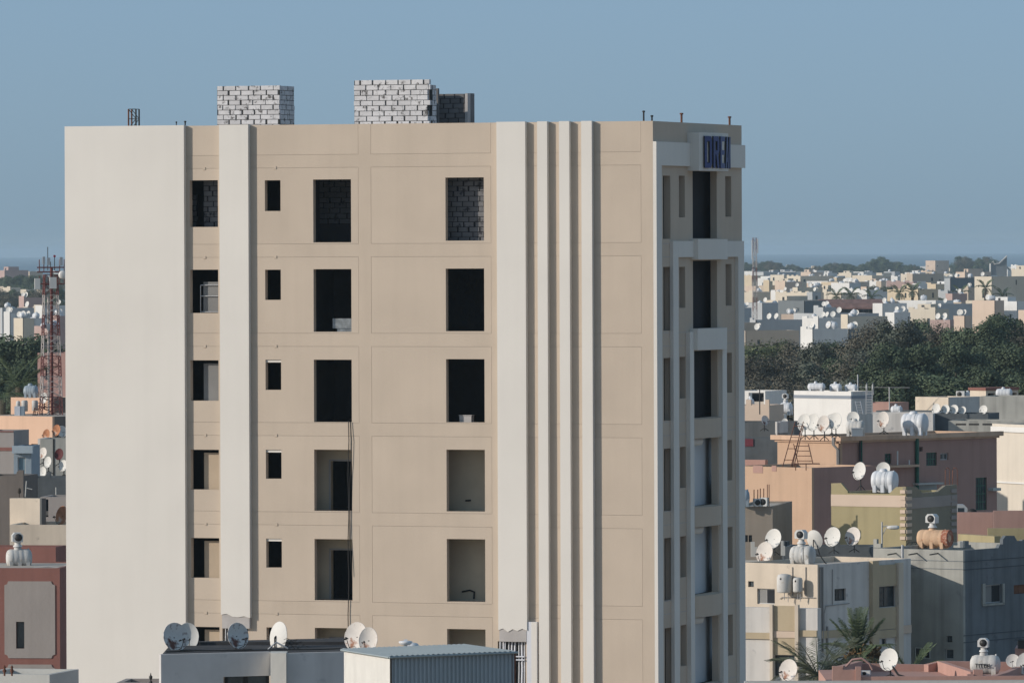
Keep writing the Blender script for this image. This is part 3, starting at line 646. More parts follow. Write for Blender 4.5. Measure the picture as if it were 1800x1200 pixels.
def house(px, py, D, al, xl, xr, mt, label, wins=(), wb=None, roof=.7, mtB=None, name='house', cat='house', cut=None, zbot=0.0, coping=None, topB=None, group=None, thick=.18):
    """flat roofed block: (px,py) top of its near corner at distance D; xl/xr where its sunlit and shaded faces end"""
    fr = Frame(px, py, D, radians(al)); h = fr.top
    wa = -fr.A(xl, py).x; wb = wb or fr.B(xr, py).y
    fr.wa, fr.wb, fr.h = wa, wb, h
    e = empty(name, fr.o, -fr.a, label, cat, group); fr.e = e
    ha, hb, ops = [], [], []
    for wn in wins:
        f, x0, x1, y0, y1 = wn[:5]; kind = wn[5] if len(wn) > 5 else 'glass'
        g = fr.A if f == 'A' else fr.B; i = 0 if f == 'A' else 1
        u0, u1 = sorted((g(x0, (y0+y1)/2)[i], g(x1, (y0+y1)/2)[i])); xm = (x0+x1)/2
        z0, z1 = g(xm, y1).z, g(xm, y0).z
        lo, hi = (-wa+.1, -.1) if f == 'A' else (.1, wb-.1)
        u0, u1 = max(u0, lo), min(u1, hi)
        if u1-u0 < .1: continue
        (ha if f == 'A' else hb).append((u0, u1, z0, z1)); ops.append((f, u0, u1, z0, z1, kind))
    mtB = mtB or mt
    MB().wall(lambda u, d, z: (u, d, z), (-wa, 0), (zbot, h), ha, 0, thick, back=True).build('wall', mt, e)
    MB().wall(lambda u, d, z: (-d, u, z), (thick, wb), (zbot, h-(topB or 0)), hb, 0, thick, back=True).build('wall', mtB, e)
    mb = MB(); mb.box(-wa, -wa+thick, thick, wb, zbot, h-.001); mb.build('wall', mt, e)
    mb = MB(); mb.box(-wa+thick, -thick, wb-thick, wb, zbot, h-.002); mb.build('wall', mt, e)
    mb = MB(); mb.box(-wa+thick, -thick, thick, wb-thick, h-roof-.2, h-roof); mb.build('roof', M_ROOF, e)
    if coping:
        mb = MB(); c = .06
        mb.box(-wa-c, c, -c, thick+c, h, h+.12); mb.box(-thick-c, c, thick+c+.002, wb, h, h+.12); mb.build('coping', coping, e)
    for f, u0, u1, z0, z1, kind in ops:
        m = (lambda u, d, z: (u, d, z)) if f == 'A' else (lambda u, d, z: (-d, u, z))
        def bx(mb, a, b, c, d, d0, d1):
            p, q = m(a, d0, c), m(b, d1, d); mb.box(min(p[0], q[0]), max(p[0], q[0]), min(p[1], q[1]), max(p[1], q[1]), c, d)
        w_, t_ = u1-u0, max(.03, min(.07, D/7000))
        if kind == 'void':
            mb = MB(); bx(mb, u0-.1, u1+.1, z0-.1, z1+.1, thick+.5, thick+.52); mb.build('window', M_DARK, e); continue  # no glazing: a near-black sheet stands for the dark inside
        fm = {'glass': M_FRAME, 'green': M_WING, 'board': M_RUST, 'pale': M_FRAMEW, 'half': M_FRAMEW, 'door': M_FRAMEW}[kind]
        mb = MB()
        bx(mb, u0, u0+t_, z0, z1, .10, .14); bx(mb, u1-t_, u1, z0, z1, .10, .14)
        bx(mb, u0+t_, u1-t_, z0, z0+t_, .10, .14); bx(mb, u0+t_, u1-t_, z1-t_, z1, .10, .14)
        if w_ > .6 and kind != 'door': bx(mb, (u0+u1)/2-t_/2, (u0+u1)/2+t_/2, z0+t_, z1-t_, .10, .14)
        wf = mb.build('window', fm, e)
        mb = MB(); bx(mb, u0+t_, u1-t_, z0+t_, z1-t_, .115, .125)
        mb.build('pane', {'green': M_WIN, 'board': mat('board_brown', (.20, .09, .05), var=.3), 'door': mat('door_blue_grey', (.16, .24, .29), rough=.5), 'half': mat('shutter_grey', (.22, .22, .215))}.get(kind, M_WIN), wf)
        if kind == 'half':
            mb = MB(); bx(mb, (u0+u1)/2, u1-t_, z0+t_, z1-t_, .09, .099); mb.build('shutter', M_DARK, wf)
        if kind == 'green':
            mb = MB(); n = max(2, int((z1-z0)/.45)); k = max(2, int(w_/.3))
            for i in range(1, n): bx(mb, u0+t_, u1-t_, z0+(z1-z0)*i/n-.03, z0+(z1-z0)*i/n+.03, .06, .09)
            for i in range(1, k): bx(mb, u0+w_*i/k-.03, u0+w_*i/k+.03, z0+t_, z1-t_, .091, .098)
            mb.build('grille', M_WING, wf)
        elif kind == 'glass' and w_ > .9 and D < 400:
            mb = MB(); n = 3
            for i in range(1, n): bx(mb, u0+t_, (u0+u1)/2, z0+(z1-z0)*i/n-.02, z0+(z1-z0)*i/n+.02, .06, .09)
            bx(mb, u0+w_*.25-.02, u0+w_*.25+.02, z0+t_, z1-t_, .091, .098)
            mb.build('grille', M_FRAME, wf)
    return fr
def fpart(fr, face, x0, x1, y0, y1, m, name, proud=.06, h0=None, rx=None, full=None):
    """a slab lying on a house face, given by its photo box"""
    g = fr.A if face == 'A' else fr.B; i = 0 if face == 'A' else 1
    u0, u1 = sorted((g(x0, (y0+y1)/2)[i], g(x1, (y0+y1)/2)[i])); xm = (x0+x1)/2
    if full: u0, u1 = (-fr.wa, 0) if face == 'A' else (.0, fr.wb)
    z0, z1 = g(xm, y1).z, g(xm, y0).z
    z0 = max(z0, 0)
    mb = MB()
    if face == 'A': mb.box(u0, u1, -proud, -.001, z0, z1)
    else: mb.box(.001, proud, u0, u1, z0, z1)
    return mb.build(name, m, fr.e)
def pole(px, y0, y1, D, r, m, name, label, cat, extra=None):
    a = P(px, y1, D); b = P(px, y0, D); mb = MB(); mb.tube([(0, 0, 0), (0, 0, b.z-a.z)], r, n=6)
    if extra: extra(mb, b.z-a.z)
    o = mb.build(name, m); o.location = a; return tag(o, label, cat)
# ------------------------------------------------------------------ houses right of the tower
C_CREAM = mat('cream_paint', (.60, .52, .42), var=.10, scale=.7, streak=.12, stain=(.36, .31, .25), stain_amt=.02)
C_GREYW = mat('grey_white_paint', (.60, .58, .55), var=.08, scale=.7, streak=.22, stain=(.3, .3, .3), stain_amt=.03)
C_SAND = mat('sand_paint', (.46, .38, .26), var=.08, scale=.7, streak=.1)
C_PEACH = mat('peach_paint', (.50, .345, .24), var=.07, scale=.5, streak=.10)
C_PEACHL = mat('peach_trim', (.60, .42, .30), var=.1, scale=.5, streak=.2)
C_ROSE = mat('rose_brown_peach_shade', (.40, .25, .21), var=.08, scale=.5, streak=.12)  # rose brown walls; also the peach house's side with shade painted in
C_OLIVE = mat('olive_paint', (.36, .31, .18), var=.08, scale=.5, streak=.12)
C_BAND = mat('pale_band', (.60, .48, .38), var=.06)
C_DGREY = mat('cement_shaded', (.155, .175, .19), var=.2, scale=.6, streak=.3, stain=(.08, .09, .10), stain_amt=.1, stain_scale=.6)  # weathered cement darkened in colour for the side away from the sun
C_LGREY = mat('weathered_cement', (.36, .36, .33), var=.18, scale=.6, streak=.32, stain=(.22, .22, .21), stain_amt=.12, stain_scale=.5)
C_WHITE = mat('white_paint', (.70, .69, .66), var=.05, scale=.6, streak=.06)
C_PINK = mat('pink_paint', (.44, .265, .22), var=.08, scale=.6, streak=.08)
C_PINKD = mat('dusky_pink_paint', (.40, .25, .22), var=.1, scale=.6, streak=.08)
C_BLUEB = mat('blue_grey_band', (.24, .27, .31))
C_DWALL = mat('dark_block_wall', (.10, .115, .125), var=.25, scale=.9, streak=.2)
C_LEDGE = mat('pale_ledge', (.50, .50, .47))

# cream house with wall-hung tanks (two blocks)
hc = house(1437, 992, 325, 38, 1300, 1601, C_CREAM, 'two storey cream house with wall hung heaters and a white tank on its corner',
    wins=(('A', 1315, 1325, 1021, 1031), ('A', 1331, 1362, 1034, 1061, 'half'), ('B', 1467, 1487, 1034, 1055), ('B', 1539, 1574, 1030, 1066),
          ('B', 1466, 1474, 1126, 1134), ('B', 1550, 1558, 1122, 1133)), mtB=C_GREYW, roof=.25)
fpart(hc, 'B', 1528, 1539, 985, 1199, C_SAND, 'pilaster', .22)
fpart(hc, 'B', 1539.5, 1573, 992, 1029, C_SAND, 'wall_field', .10)
fpart(hc, 'B', 1539.5, 1573, 1067, 1105, C_SAND, 'wall_field', .10)
fpart(hc, 'B', 1573.5, 1582, 988, 1199, C_CREAM, 'pilaster', .22)
fpart(hc, 'B', 1437.5, 1527, 1105, 1118, C_SAND, 'floor_band', .08)
fpart(hc, 'B', 1583, 1600, 1098, 1112, C_BAND, 'floor_band', .08)
fpart(hc, 'B', 1539.5, 1573, 1106, 1120, C_SAND, 'floor_band', .12)
for i, (px, y0, y1) in enumerate(((1441, 996, 1140), (1444.5, 996, 1145), (1453, 1100, 1160), (1462, 1000, 1062), (1447, 1075, 1110))):
    u = hc.B(px, y0).y; MB().tube([(.05, u, hc.B(px, y1).z), (.05, u, hc.B(px, y0).z)], .045 if i < 3 else .02, n=6).build('drain_pipe', mat('old_pipe', (.28, .27, .26)), hc.e)
z_ = hc.B(1470, 1063).z; MB().tube([(.05, hc.B(1448, 1063).y, z_-.3), (.05, hc.B(1448, 1063).y+.1, z_), (.05, hc.B(1492, 1063).y, z_+.05)], .02).build('drain_pipe', MATS['old_pipe'], hc.e)
for px in (1393.5, 1417):
    u = hc.A(px, 1000).x; MB().tube([(u, -.04, hc.A(px, 1046).z), (u, -.04, hc.A(px, 996).z)], .02).build('drain_pipe', MATS['old_pipe'], hc.e)
MB().tube([(hc.A(1372, 1049).x, -.05, hc.A(1372, 1052).z), (hc.A(1376, 1049).x, -.05, hc.A(1376, 1049).z), (-.1, -.05, hc.A(1436, 1050).z)], .02).build('drain_pipe', MATS['old_pipe'], hc.e)
for (x0, x1, y0, y1, lb) in ((1365.5, 1392, 1008, 1041, 'larger round white heater hung on the cream wall'), (1394, 1411, 1014, 1040, 'smaller round white heater hung on the cream wall')):
    a = hc.A((x0+x1)/2, y1, -.45); r = (x1-x0)/F*325/2; hh = (y1-y0)/F*325; wv = world_of(hc, a)
    e = empty('water_heater', wv, 0, lb, 'water heater', 'heaters on the cream wall')
    MB().lathe([(0, 0), (r*.9, 0), (r, .06), (r, hh*.82), (r*.85, hh*.95), (r*.4, hh), (0, hh)], n=20).build('heater_body', M_TANKOLD, e)
    mb = MB(); mb.lathe([(0, -.01), (.05, -.01), (.05, .02)], (-r*.5, -r*.87, hh*.75), 'y', 8); mb.build('dial', M_BLACK, e)
    MB().tube([(0, 0, 0), (0, .05, -.35)], .02).build('pipe', M_GALV, e); MB().tube([(r*.5, 0, 0), (r*.5, .05, -.45)], .02).build('pipe', M_GALV, e)
    mb = MB(); mb.box(-r*.6, r*.6, r*.6, .55, .2, .24); mb.build('bracket', M_RUST, e)
# lower front block
hl = house(1437, 1069, 322, 22, 1290, 1545, C_GREYW, 'low grey white house front with sand coloured pilasters beside the tower',
    wins=(('A', 1361.5, 1397, 1151, 1187),), wb=.5, roof=.2)
for a, b in ((1356, 1361), (1400, 1406)):
    fpart(hl, 'A', a, b, 1062, 1199, C_CREAM, 'pilaster', .25)
fpart(hl, 'A', 1361.5, 1399.5, 1064, 1108, C_SAND, 'wall_field', .08)
fpart(hl, 'A', 1361.5, 1399.5, 1108.5, 1120, C_BAND, 'floor_band', .12)
fpart(hl, 'A', 1361.5, 1399.5, 1120.5, 1150, C_SAND, 'wall_field', .08)
fpart(hl, 'A', 1300, 1355.5, 1111, 1122, C_SAND, 'floor_band', .10)
fpart(hl, 'A', 1406.5, 1436.5, 1107, 1118, C_SAND, 'floor_band', .10)
# crenels on the roof edge behind
for (x0, x1, yt, yb, m, lab) in ((1320, 1331, 952, 978, C_LEDGE, 'pale stepped parapet piece left of the rusty dish on the cream house roof'),
                                 (1373, 1380, 950, 976, C_LEDGE, 'pale narrow parapet pier right of the dishes on the cream house roof')):
    a = P(x0, yb, 334); b = P(x1, yt, 334); mb = MB(); wd = b.x-a.x
    mb.prism([(0, 0), (wd, 0), (wd, b.z-a.z-.25), (wd*.6, b.z-a.z-.25), (wd*.6, b.z-a.z), (0, b.z-a.z)], 1, 0, .25)
    o = mb.build('parapet_pier', m); o.location = a; tag(o, lab, 'parapet')
# unseen block added behind the cream house to shade the grey house wall
def wl(x, y): d = Vector((x, y, 0))-hc.o; return (d.dot(hc.ux), d.dot(hc.uy))
MB().prism([wl(13.5, 331.5), wl(18.9, 330.95), wl(19.2, 336.5), wl(10, 338)], 2, 0, hc.h-.35).build('shade_block', C_CREAM, hc.e)
o = MB().tube([P(1436, 958, 327), P(1441, 975, 327), P(1450, 988, 327), P(1458, 995, 327)], .03).tube([P(1412, 962, 326), P(1413, 990, 326)], .015).build('cable', M_BLACK); tag(o, 'black cable curving down beside the big tank on the cream house', 'cable')
# dark roof wall behind dishes
hd = house(1379, 951, 352, 20, 1376, 1620, C_DWALL, 'dark blue grey roof wall behind the dishes', wb=.6, roof=.5, name='roof_block', cat='wall')
hd2 = house(1532, 961, 346, 8, 1380, 1534, C_DWALL, 'long dark blue grey parapet wall with a small stepped hump', wb=3, name='roof_block', cat='wall')
for x0, x1, dz in ((1461, 1476, .25), (1465, 1471, .5)):
    a, b = hd2.A(x0, 960).x, hd2.A(x1, 960).x; mb = MB(); mb.box(a, b, .002*dz, .17, hd2.h+.001, hd2.h+dz); mb.build('hump', C_DWALL, hd2.e)
tank(1384, 1438, 957, 996, 328, 'big white ribbed tank with a cooler cowl standing on the cream house corner', az=-25, body=M_TANKOLD, cowl=24, band=True)
dish(1330, 1357, 952, 989, 330, 'rust streaked dish low on the left of the cream house roof', M_DISHR, az=38)
dish(1346, 1372, 929, 963, 338, 'white dish just above the rust streaked one', M_DISH, az=38)
dish(1419, 1445, 931, 964, 340, 'white dish half hidden behind the cowl of the big tank', M_DISH, az=30, back=True)
dish(1450, 1476, 926, 960, 345, 'white dish between two others above the dark parapet', M_DISH, az=38)
dish(1486.5, 1511, 926, 958, 345, 'white dish farthest right above the dark parapet', M_DISHR, az=40)
# beige block far left beside the tower
hb = house(1358, 890, 372, 10, 1290, 1359, mat('taupe_paint', (.27, .235, .195), var=.08, streak=.1), 'taupe block beside the tower with small paired windows', wins=(('A', 1309, 1314.5, 940, 952), ('A', 1316, 1322, 940, 952)), wb=8, roof=.1)
tank(1290, 1318, 859, 890, 372, 'pale blue tank half hidden by the tower edge', az=0, body=mat('tank_blue', (.30, .36, .41), rough=.5))
for i, (a, b) in enumerate(((1325, 1337), (1337, 1350))):
    ac_unit(a, b, 876-i*2, 890, 372, ('left' if i == 0 else 'right')+' of two tilted old air conditioners on the taupe block', az=20-40*i)
for i, px in enumerate((1325.5, 1332, 1336.5, 1342.5)):
    pole(px, 860-(i > 1)*2, 880, 372, .03, M_RUST, 'stub_pipe', ('first', 'second', 'third', 'fourth')[i]+' thin rusty pipe from the left over the taupe block', 'pipe')
for i, px in enumerate((1349, 1352)):
    pole(px, 851, 890, 372, .025, M_RUST, 'thin_pipe', ('left' if i == 0 else 'right')+' tall thin pipe at the right end of the taupe block', 'pipe')
# peach house
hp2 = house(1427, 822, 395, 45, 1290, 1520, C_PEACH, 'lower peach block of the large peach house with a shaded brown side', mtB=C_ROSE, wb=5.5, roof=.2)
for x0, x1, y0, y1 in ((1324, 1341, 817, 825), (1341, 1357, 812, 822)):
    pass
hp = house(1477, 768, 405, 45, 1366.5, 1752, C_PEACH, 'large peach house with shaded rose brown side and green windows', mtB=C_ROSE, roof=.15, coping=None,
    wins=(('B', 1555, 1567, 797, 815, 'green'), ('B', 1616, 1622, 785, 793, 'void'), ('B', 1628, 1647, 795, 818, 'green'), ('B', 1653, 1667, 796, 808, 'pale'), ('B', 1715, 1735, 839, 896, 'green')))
mb = MB(); h_ = hp.h; z1_ = hp.A(1420, 777).z
for zz0, zz1, pr_ in ((z1_, z1_+.12, .12), (z1_+.122, h_+.05, .3)):
    mb = MB(); mb.box(-hp.wa-pr_, pr_, -pr_, -.001, zz0, zz1); mb.box(.001, pr_, .0, hp.wb+pr_, zz0, zz1); mb.build('cornice', C_PEACHL, hp.e)
for px, r, m in ((1471, .05, M_GALV), (1473.5, .05, mat('old_pipe', (.28, .27, .26)))):
    u = hp.A(px, 790, -.1).x; MB().tube([(u, -.08, hp.h-8), (u, -.08, z1_-.4), (u-.1, -.36, z1_-.1), (u-.1, -.36, h_)], r).build('drain_pipe', m, hp.e)
for px, r, m in ((1609.5, .12, M_WING), (1509, .06, M_FRAME), (1512, .05, M_WING)):
    u = hp.B(px, 800).y; MB().tube([(.12, u, hp.h-9), (.12, u, h_-.2)], r).build('drain_pipe', m, hp.e)
for i, px in enumerate((1571, 1591.5)):
    u = hp.B(px, 800).y; y_ = 792 if i == 0 else 808
    MB().tube([(.3, u, hp.B(px, 820).z), (.3, u, hp.B(px, y_).z)], .045).build('white_stub', C_WHITE, hp.e)
hp3 = house(1604, 817, 385, 45, 1598, 1606, C_ROSE, 'sliver wall', wb=2) if False else None
fpart(hp, 'B', 1480, 1606, 818, 822, C_PEACHL, 'ledge', .5)
fpart(hp, 'B', 1604, 1648, 848, 851, C_LEDGE, 'ledge', .5)
fpart(hp, 'B', 1605, 1646, 852, 870, mat('pale_shutter', (.36, .38, .38)), 'roller_door', .04)
fpart(hp, 'B', 1737, 1751, 857, 862, C_LEDGE, 'ledge', .4)
for i, (a, b, y0, y1, m, t) in enumerate(((1402.5, 1423, 727, 757, M_DISH, 'first'), (1417.5, 1439, 727, 757, M_DISH, 'second'), (1437, 1457, 730, 759, M_DISHR, 'third'), (1452, 1468, 727, 753, M_DISH, 'fourth'), (1456, 1478, 725, 754, M_DISH, 'fifth'))):
    dish(a, b, y0, y1, (398, 400, 399, 408, 400)[i], t + ' dish from the left in the row of five on the peach house roof', m, az=36, stand=.5)
dish(1489, 1510, 723, 746, 412, 'white dish standing behind the short tank on the peach roof', M_DISH, az=15)
dish(1541.5, 1562, 723, 752, 404, 'stained cream dish standing alone between the two roof tanks', M_DISHR, az=30)
tank(1484, 1524, 738, 766, 404, 'short weathered white tank on the middle of the peach roof', az=-20, body=M_TANKOLD)
a = P(1506, 766, 400); mb = MB(); mb.box(-.3, .35, -.3, .3, 0, .42); mb.box(-.33, .38, -.33, .33, .422, .46); o = mb.build('control_box', M_AC); o.location = a; tag(o, 'white control box before the short weathered tank', 'box')
tank(1580, 1636, 725, 765, 405, 'largest white ribbed tank on the peach roof with a wide lid', az=-24, body=M_TANKW, legs=6, band=True)
ladder(P(1383, 820, 393), P(1405, 741, 398), .5, 4, 'thin rusty ladder leaning on the peach wall towards the first dish')
ladder(P(1394, 820, 393), P(1411, 748, 398), .1, 2, 'single leaning pole beside the rusty ladder')
ladder(P(1416, 815, 395), P(1408, 780, 396), .9, 4, 'short wide ladder standing on the small canopy')
a = P(1395, 817, 393); e = empty('canopy', a, 0, 'small flat metal canopy leaning from the peach wall', 'canopy')
mb = MB(); mb.box(0, 1.5, -.5, .5, .05, .09); mb.build('sheet', M_RUST, e); MB().tube([(.1, -.4, -.3), (.1, -.4, .05)], .03).build('prop', M_RUST, e); MB().tube([(.7, -.4, -.3), (.7, -.4, .05)], .03).build('prop', M_RUST, e)
# creamy house, far right
hr_ = house(1800+150, 752, 430, 62, 1744, 1960, mat('pale_cream', (.62, .565, .48), var=.05, streak=.08), 'plain pale cream house wall at the right edge behind the peach house', wb=6, wins=(('A', 1745.5, 1749, 790, 814, 'glass'),))
fpart(hr_, 'A', 1744, 1800, 846, 849, C_WHITE, 'floor_band', .1, full=True)
fpart(hr_, 'A', 1744, 1800, 750, 759, C_WHITE, 'top_band', .12, full=True)
# brown wall, olive wall, van
hbw = house(1745, 900, 392, 8, 1676, 1747, C_ROSE, 'plain rose brown yard wall left piece behind the grey house', wb=.4, name='yard_wall', cat='wall')
hbw2 = house(1830, 897, 390, 2, 1746, 1832, C_ROSE, 'plain rose brown yard wall at the right edge', wb=.4, name='yard_wall', cat='wall')
how = house(1830, 928, 372, 2, 1736, 1832, C_OLIVE, 'olive yard wall at the right edge below the rose brown one', wb=.4, name='yard_wall', cat='wall')
how2 = house(1748, 942, 368, 60, 1684, 1752, C_OLIVE, 'olive wall running back behind the rusty tank', wb=.4, name='yard_wall', cat='wall')
# olive house
ho = house(1592, 868, 372, 30, 1461, 1682, C_OLIVE, 'olive house with pale band, corner quoins and scooped parapet', mtB=mat('olive_shaded', (.27, .24, .18), var=.08, streak=.1), roof=.5)  # second olive is the first with shade mixed into the colour
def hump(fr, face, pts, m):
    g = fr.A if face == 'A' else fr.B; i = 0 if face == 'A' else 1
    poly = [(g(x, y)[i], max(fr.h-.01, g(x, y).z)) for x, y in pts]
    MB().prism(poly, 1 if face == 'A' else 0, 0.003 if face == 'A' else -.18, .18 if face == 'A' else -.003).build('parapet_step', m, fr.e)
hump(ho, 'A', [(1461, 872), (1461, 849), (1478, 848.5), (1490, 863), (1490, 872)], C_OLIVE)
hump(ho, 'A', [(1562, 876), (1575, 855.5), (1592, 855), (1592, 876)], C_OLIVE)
hump(ho, 'B', [(1592, 876), (1592, 855), (1611, 855.5), (1622, 868), (1622, 876)], MATS['olive_shaded'])
hump(ho, 'B', [(1648, 875), (1662, 853), (1682, 851), (1682, 875)], MATS['olive_shaded'])
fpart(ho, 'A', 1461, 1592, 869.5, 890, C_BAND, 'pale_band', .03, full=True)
fpart(ho, 'B', 1593, 1681, 872, 891, mat('band_shaded', (.36, .31, .28)), 'pale_band', .03, full=True)  # pale band colour darkened to imitate shade on this side
for k in range(8):
    y = 861 + k*11.6
    for f, a, b in (('A', 1583, 1591.9), ('B', 1592.1, 1601)): fpart(ho, f, a, b, y, y+6, C_BAND, 'quoin', .075)
    if k < 7: fpart(ho, 'B', 1671, 1680, y-2, y+4.5, mat('band_shaded', (.36, .31, .28)), 'quoin', .075)
tank(1527.5, 1583, 826, 865, 378, 'white ribbed tank with a strap standing in the olive parapet scoop', az=-22, legs=6, band=True)
dish(1500, 1520.5, 812, 843, 380, 'smooth white dish seen from the front left of the olive house tank', M_DISH, az=40, stand=.6)
dish(1541, 1564, 812, 836, 386, 'white dish peeping over the olive house tank', M_DISH, az=20)
for i, (a, b) in enumerate(((1662, 1669.5), (1674.5, 1683))):
    p0, p1 = P(a, 852, 386), P(b, 852, 386); z = P(a, 822, 386).z-p0.z; wd = p1.x-p0.x
    o = MB().tube([(0, 0, 0), (0, 0, z*.85), (wd*.25, 0, z), (wd*.75, 0, z), (wd, 0, z*.85), (wd, 0, 0)], .025).build('ladder_hoop', M_RUST); o.location = p0
    tag(o, ('left' if i == 0 else 'right')+' bent steel ladder hoop above the olive parapet', 'hoop')
# van behind the wall
a = P(1682, 902, 396); e = empty('parked_van', a, 0, 'white van roof and cab showing above the brown wall', 'van')
mb = MB(); mb.prism([(0, -1.2), (.62, -1.2), (.62, .3), (.45, .48), (0, .5)], 1, 0, 1.7).build('body', mat('van_white', (.45, .47, .47), rough=.4), e)
mb = MB(); mb.box(.05, .42, -.01, -.003, .05, .32); mb.build('window', M_WIN, e)
mb = MB(); mb.lathe([(.0, 0), (.28, 0), (.28, .2), (0, .2)], (.9, -.1, 0), 'y', 16); mb.build('wheel', M_BLACK, e)
# grey cement house
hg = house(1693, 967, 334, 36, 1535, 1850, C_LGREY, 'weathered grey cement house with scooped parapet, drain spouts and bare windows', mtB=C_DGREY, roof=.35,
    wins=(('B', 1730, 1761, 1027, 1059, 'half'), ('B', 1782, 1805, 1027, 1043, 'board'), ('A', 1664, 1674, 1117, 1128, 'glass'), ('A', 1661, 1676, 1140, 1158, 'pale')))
# scoop: the parapet between the corner steps is lower, so the step pieces stand on top
def steps(fr, face, xs, m, rise=(957.5, 963, 968)):
    pass
hump(hg, 'A', [(1535, 962), (1535, 947), (1541, 947), (1541, 955), (1548, 955), (1548, 962)], C_LGREY)
hump(hg, 'A', [(1676, 962), (1676, 958), (1683, 958), (1683, 951), (1693, 950), (1693, 962)], C_LGREY)
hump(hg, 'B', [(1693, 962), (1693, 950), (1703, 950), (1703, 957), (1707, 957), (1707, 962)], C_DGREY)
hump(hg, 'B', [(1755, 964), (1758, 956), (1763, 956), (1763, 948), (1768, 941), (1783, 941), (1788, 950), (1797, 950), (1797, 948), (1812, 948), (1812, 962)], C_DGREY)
for y in (984, 998): fpart(hg, 'A', 1536, 1692, y-.5, y+.5, C_DGREY, 'score_line', .02, full=True)
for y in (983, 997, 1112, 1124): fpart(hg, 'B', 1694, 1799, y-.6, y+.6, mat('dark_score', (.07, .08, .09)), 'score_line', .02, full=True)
for px in (1575, 1612, 1649):
    u = hg.A(px, 972); MB().tube([(u.x, 0, u.z), (u.x, -.75, u.z-.04)], .035).build('drain_spout', M_FRAME, hg.e)
for x0, x1, y0, y1 in ((1725.5, 1730, 1025, 1062), (1761, 1764, 1025, 1062), (1726, 1764, 1059.5, 1063)): fpart(hg, 'B', x0, x1, y0, y1, C_LGREY, 'window_surround', .08)
fpart(hg, 'A', 1608, 1636, 1139, 1156, M_DARK, 'ac_dark_patch', .01)  # flat dark slab on the wall, painted as the shade of a recess
aa = hg.A(1622, 1156, -.3); wv = world_of(hg, aa); e = empty('ac_cage', wv, -hg.a, 'pale welded cage for an air conditioner on the grey wall', 'cage')
mb = MB(); L_ = .75
for x in (-.42, .12, .42): mb.box(x-.02, x+.02, -.02, .02, 0, .5)
mb.box(-.42, .42, -.021, .019, -.02, .02); mb.box(-.42, .42, -.021, .019, .48, .52); mb.build('bars', C_LEDGE, e)
mb = MB(); mb.box(-.38, .08, .03, .28, .03, .46); mb.build('unit', M_FRAME, e)
tank(1608, 1676, 929, 963.5, 340, 'old sand coloured tank with a rusty red end and a white cowl', az=-28, body=M_TANKSAND, end=M_TANKRUST, legs=6, cowl=24, band=False)
# street lamp behind grey house
a = P(1550.5, 952, 350); e = empty('street_lamp', a, 0, 'grey street lamp reaching out over the olive house', 'street lamp'); zt = P(1550, 917, 350).z-a.z
MB().tube([(0, 0, -2), (0, 0, zt)], .045).build('pole', M_FRAMEW, e); MB().tube([(0, 0, zt-.25), (.3, 0, zt-.18)], .025).build('arm', M_FRAMEW, e)
MB().tube([(0, 0, zt-.7), (.28, 0, zt-.2)], .02).build('brace', M_FRAMEW, e)
mb = MB(); mb.lathe([(0, 0), (.07, .02), (.11, .2), (.12, .5), (.09, .62), (0, .65)], (.25, 0, zt-.28), 'x', 12, sq=(1, .9)); mb.build('lamp_head', C_WHITE, e)
a = P(1586.5, 990, 332); o = MB().tube([(0, 0, -.6), (0, 0, .9)], .07).build('vent_pipe', M_GALV); o.location = a; tag(o, 'grey pipe stub before the grey house parapet', 'pipe')
for i in range(3):
    a = P(1588+i*8, 962-i*1.0, 341); o = MB().tube([(0, 0, -.1), (.25, 0, .25), (.9, 0, .3), (1.3, 0, .1)], .02).build('bent_bar', M_BLACK); o.location = a; tag(o, ('nearest the pipe stub', 'middle', 'nearest the tank')[i] + ' bent dark bar on the grey house parapet', 'bar')
dish(1712, 1736, 957, 982, 346, 'cream dish top showing behind the dark parapet', M_DISH, az=10, stand=.2)
mb = MB(); a = P(1715, 972, 344); wd = P(1772, 972, 344).x-a.x
for k in range(7):
    t = pi*k/6; mb.tube([(wd*.35, 0, 0), (wd*(.35+.6*cos(t)*.5+.15), 0, .35*abs(sin(t)))], .02, n=4)
mb.tube([(wd*(.5+.45*cos(pi*k/10)), 0, .38*sin(pi*k/10)) for k in range(11)], .025)
mb.box(0, wd*1.0, -.03, .03, -.1, -.03)
o = mb.build('steel_arch', M_BLACK); o.location = a; tag(o, 'dark steel fan shaped arch lying behind the scooped parapet', 'arch')
# white plant room with band and tanks
hw = house(1496, 688, 455, 45, 1395.5, 1534, C_WHITE, 'white rooftop block with a blue grey band and three tanks', roof=.1, mtB=C_GREYW, coping=None)
fpart(hw, 'A', 1396, 1496, 694.5, 700, C_BLUEB, 'blue_band', .03, full=True); fpart(hw, 'B', 1497, 1533, 695, 700, C_BLUEB, 'blue_band', .03, full=True)
tank(1418, 1452.5, 672, 687.5, 458, 'leftmost white tank on the white rooftop block', az=-20)
tank(1456, 1482, 673, 688, 458, 'middle white tank on the white rooftop block', az=-35)
tank(1483, 1509, 674, 688, 458, 'rightmost white tank on the white rooftop block', az=-25)
ladder(P(1528, 728, 450), P(1528, 686, 450), .42, 9, 'steel ladder with tall hoops on the white rooftop block', M_GALV, hoops=True)
ladder(P(1513, 728, 452), P(1508, 705, 453), .35, 5, 'short leaning steel ladder in the shade of the white rooftop block', M_GALV)
hw2 = house(1640, 727, 470, 12, 1500, 1642, C_GREYW, 'pale grey green roof wall behind the peach house roof', wb=5)
pole(1508, 658, 700, 468, .05, M_GALV, 'antenna_pole', 'thin aerial pole over the white rooftop block', 'aerial')
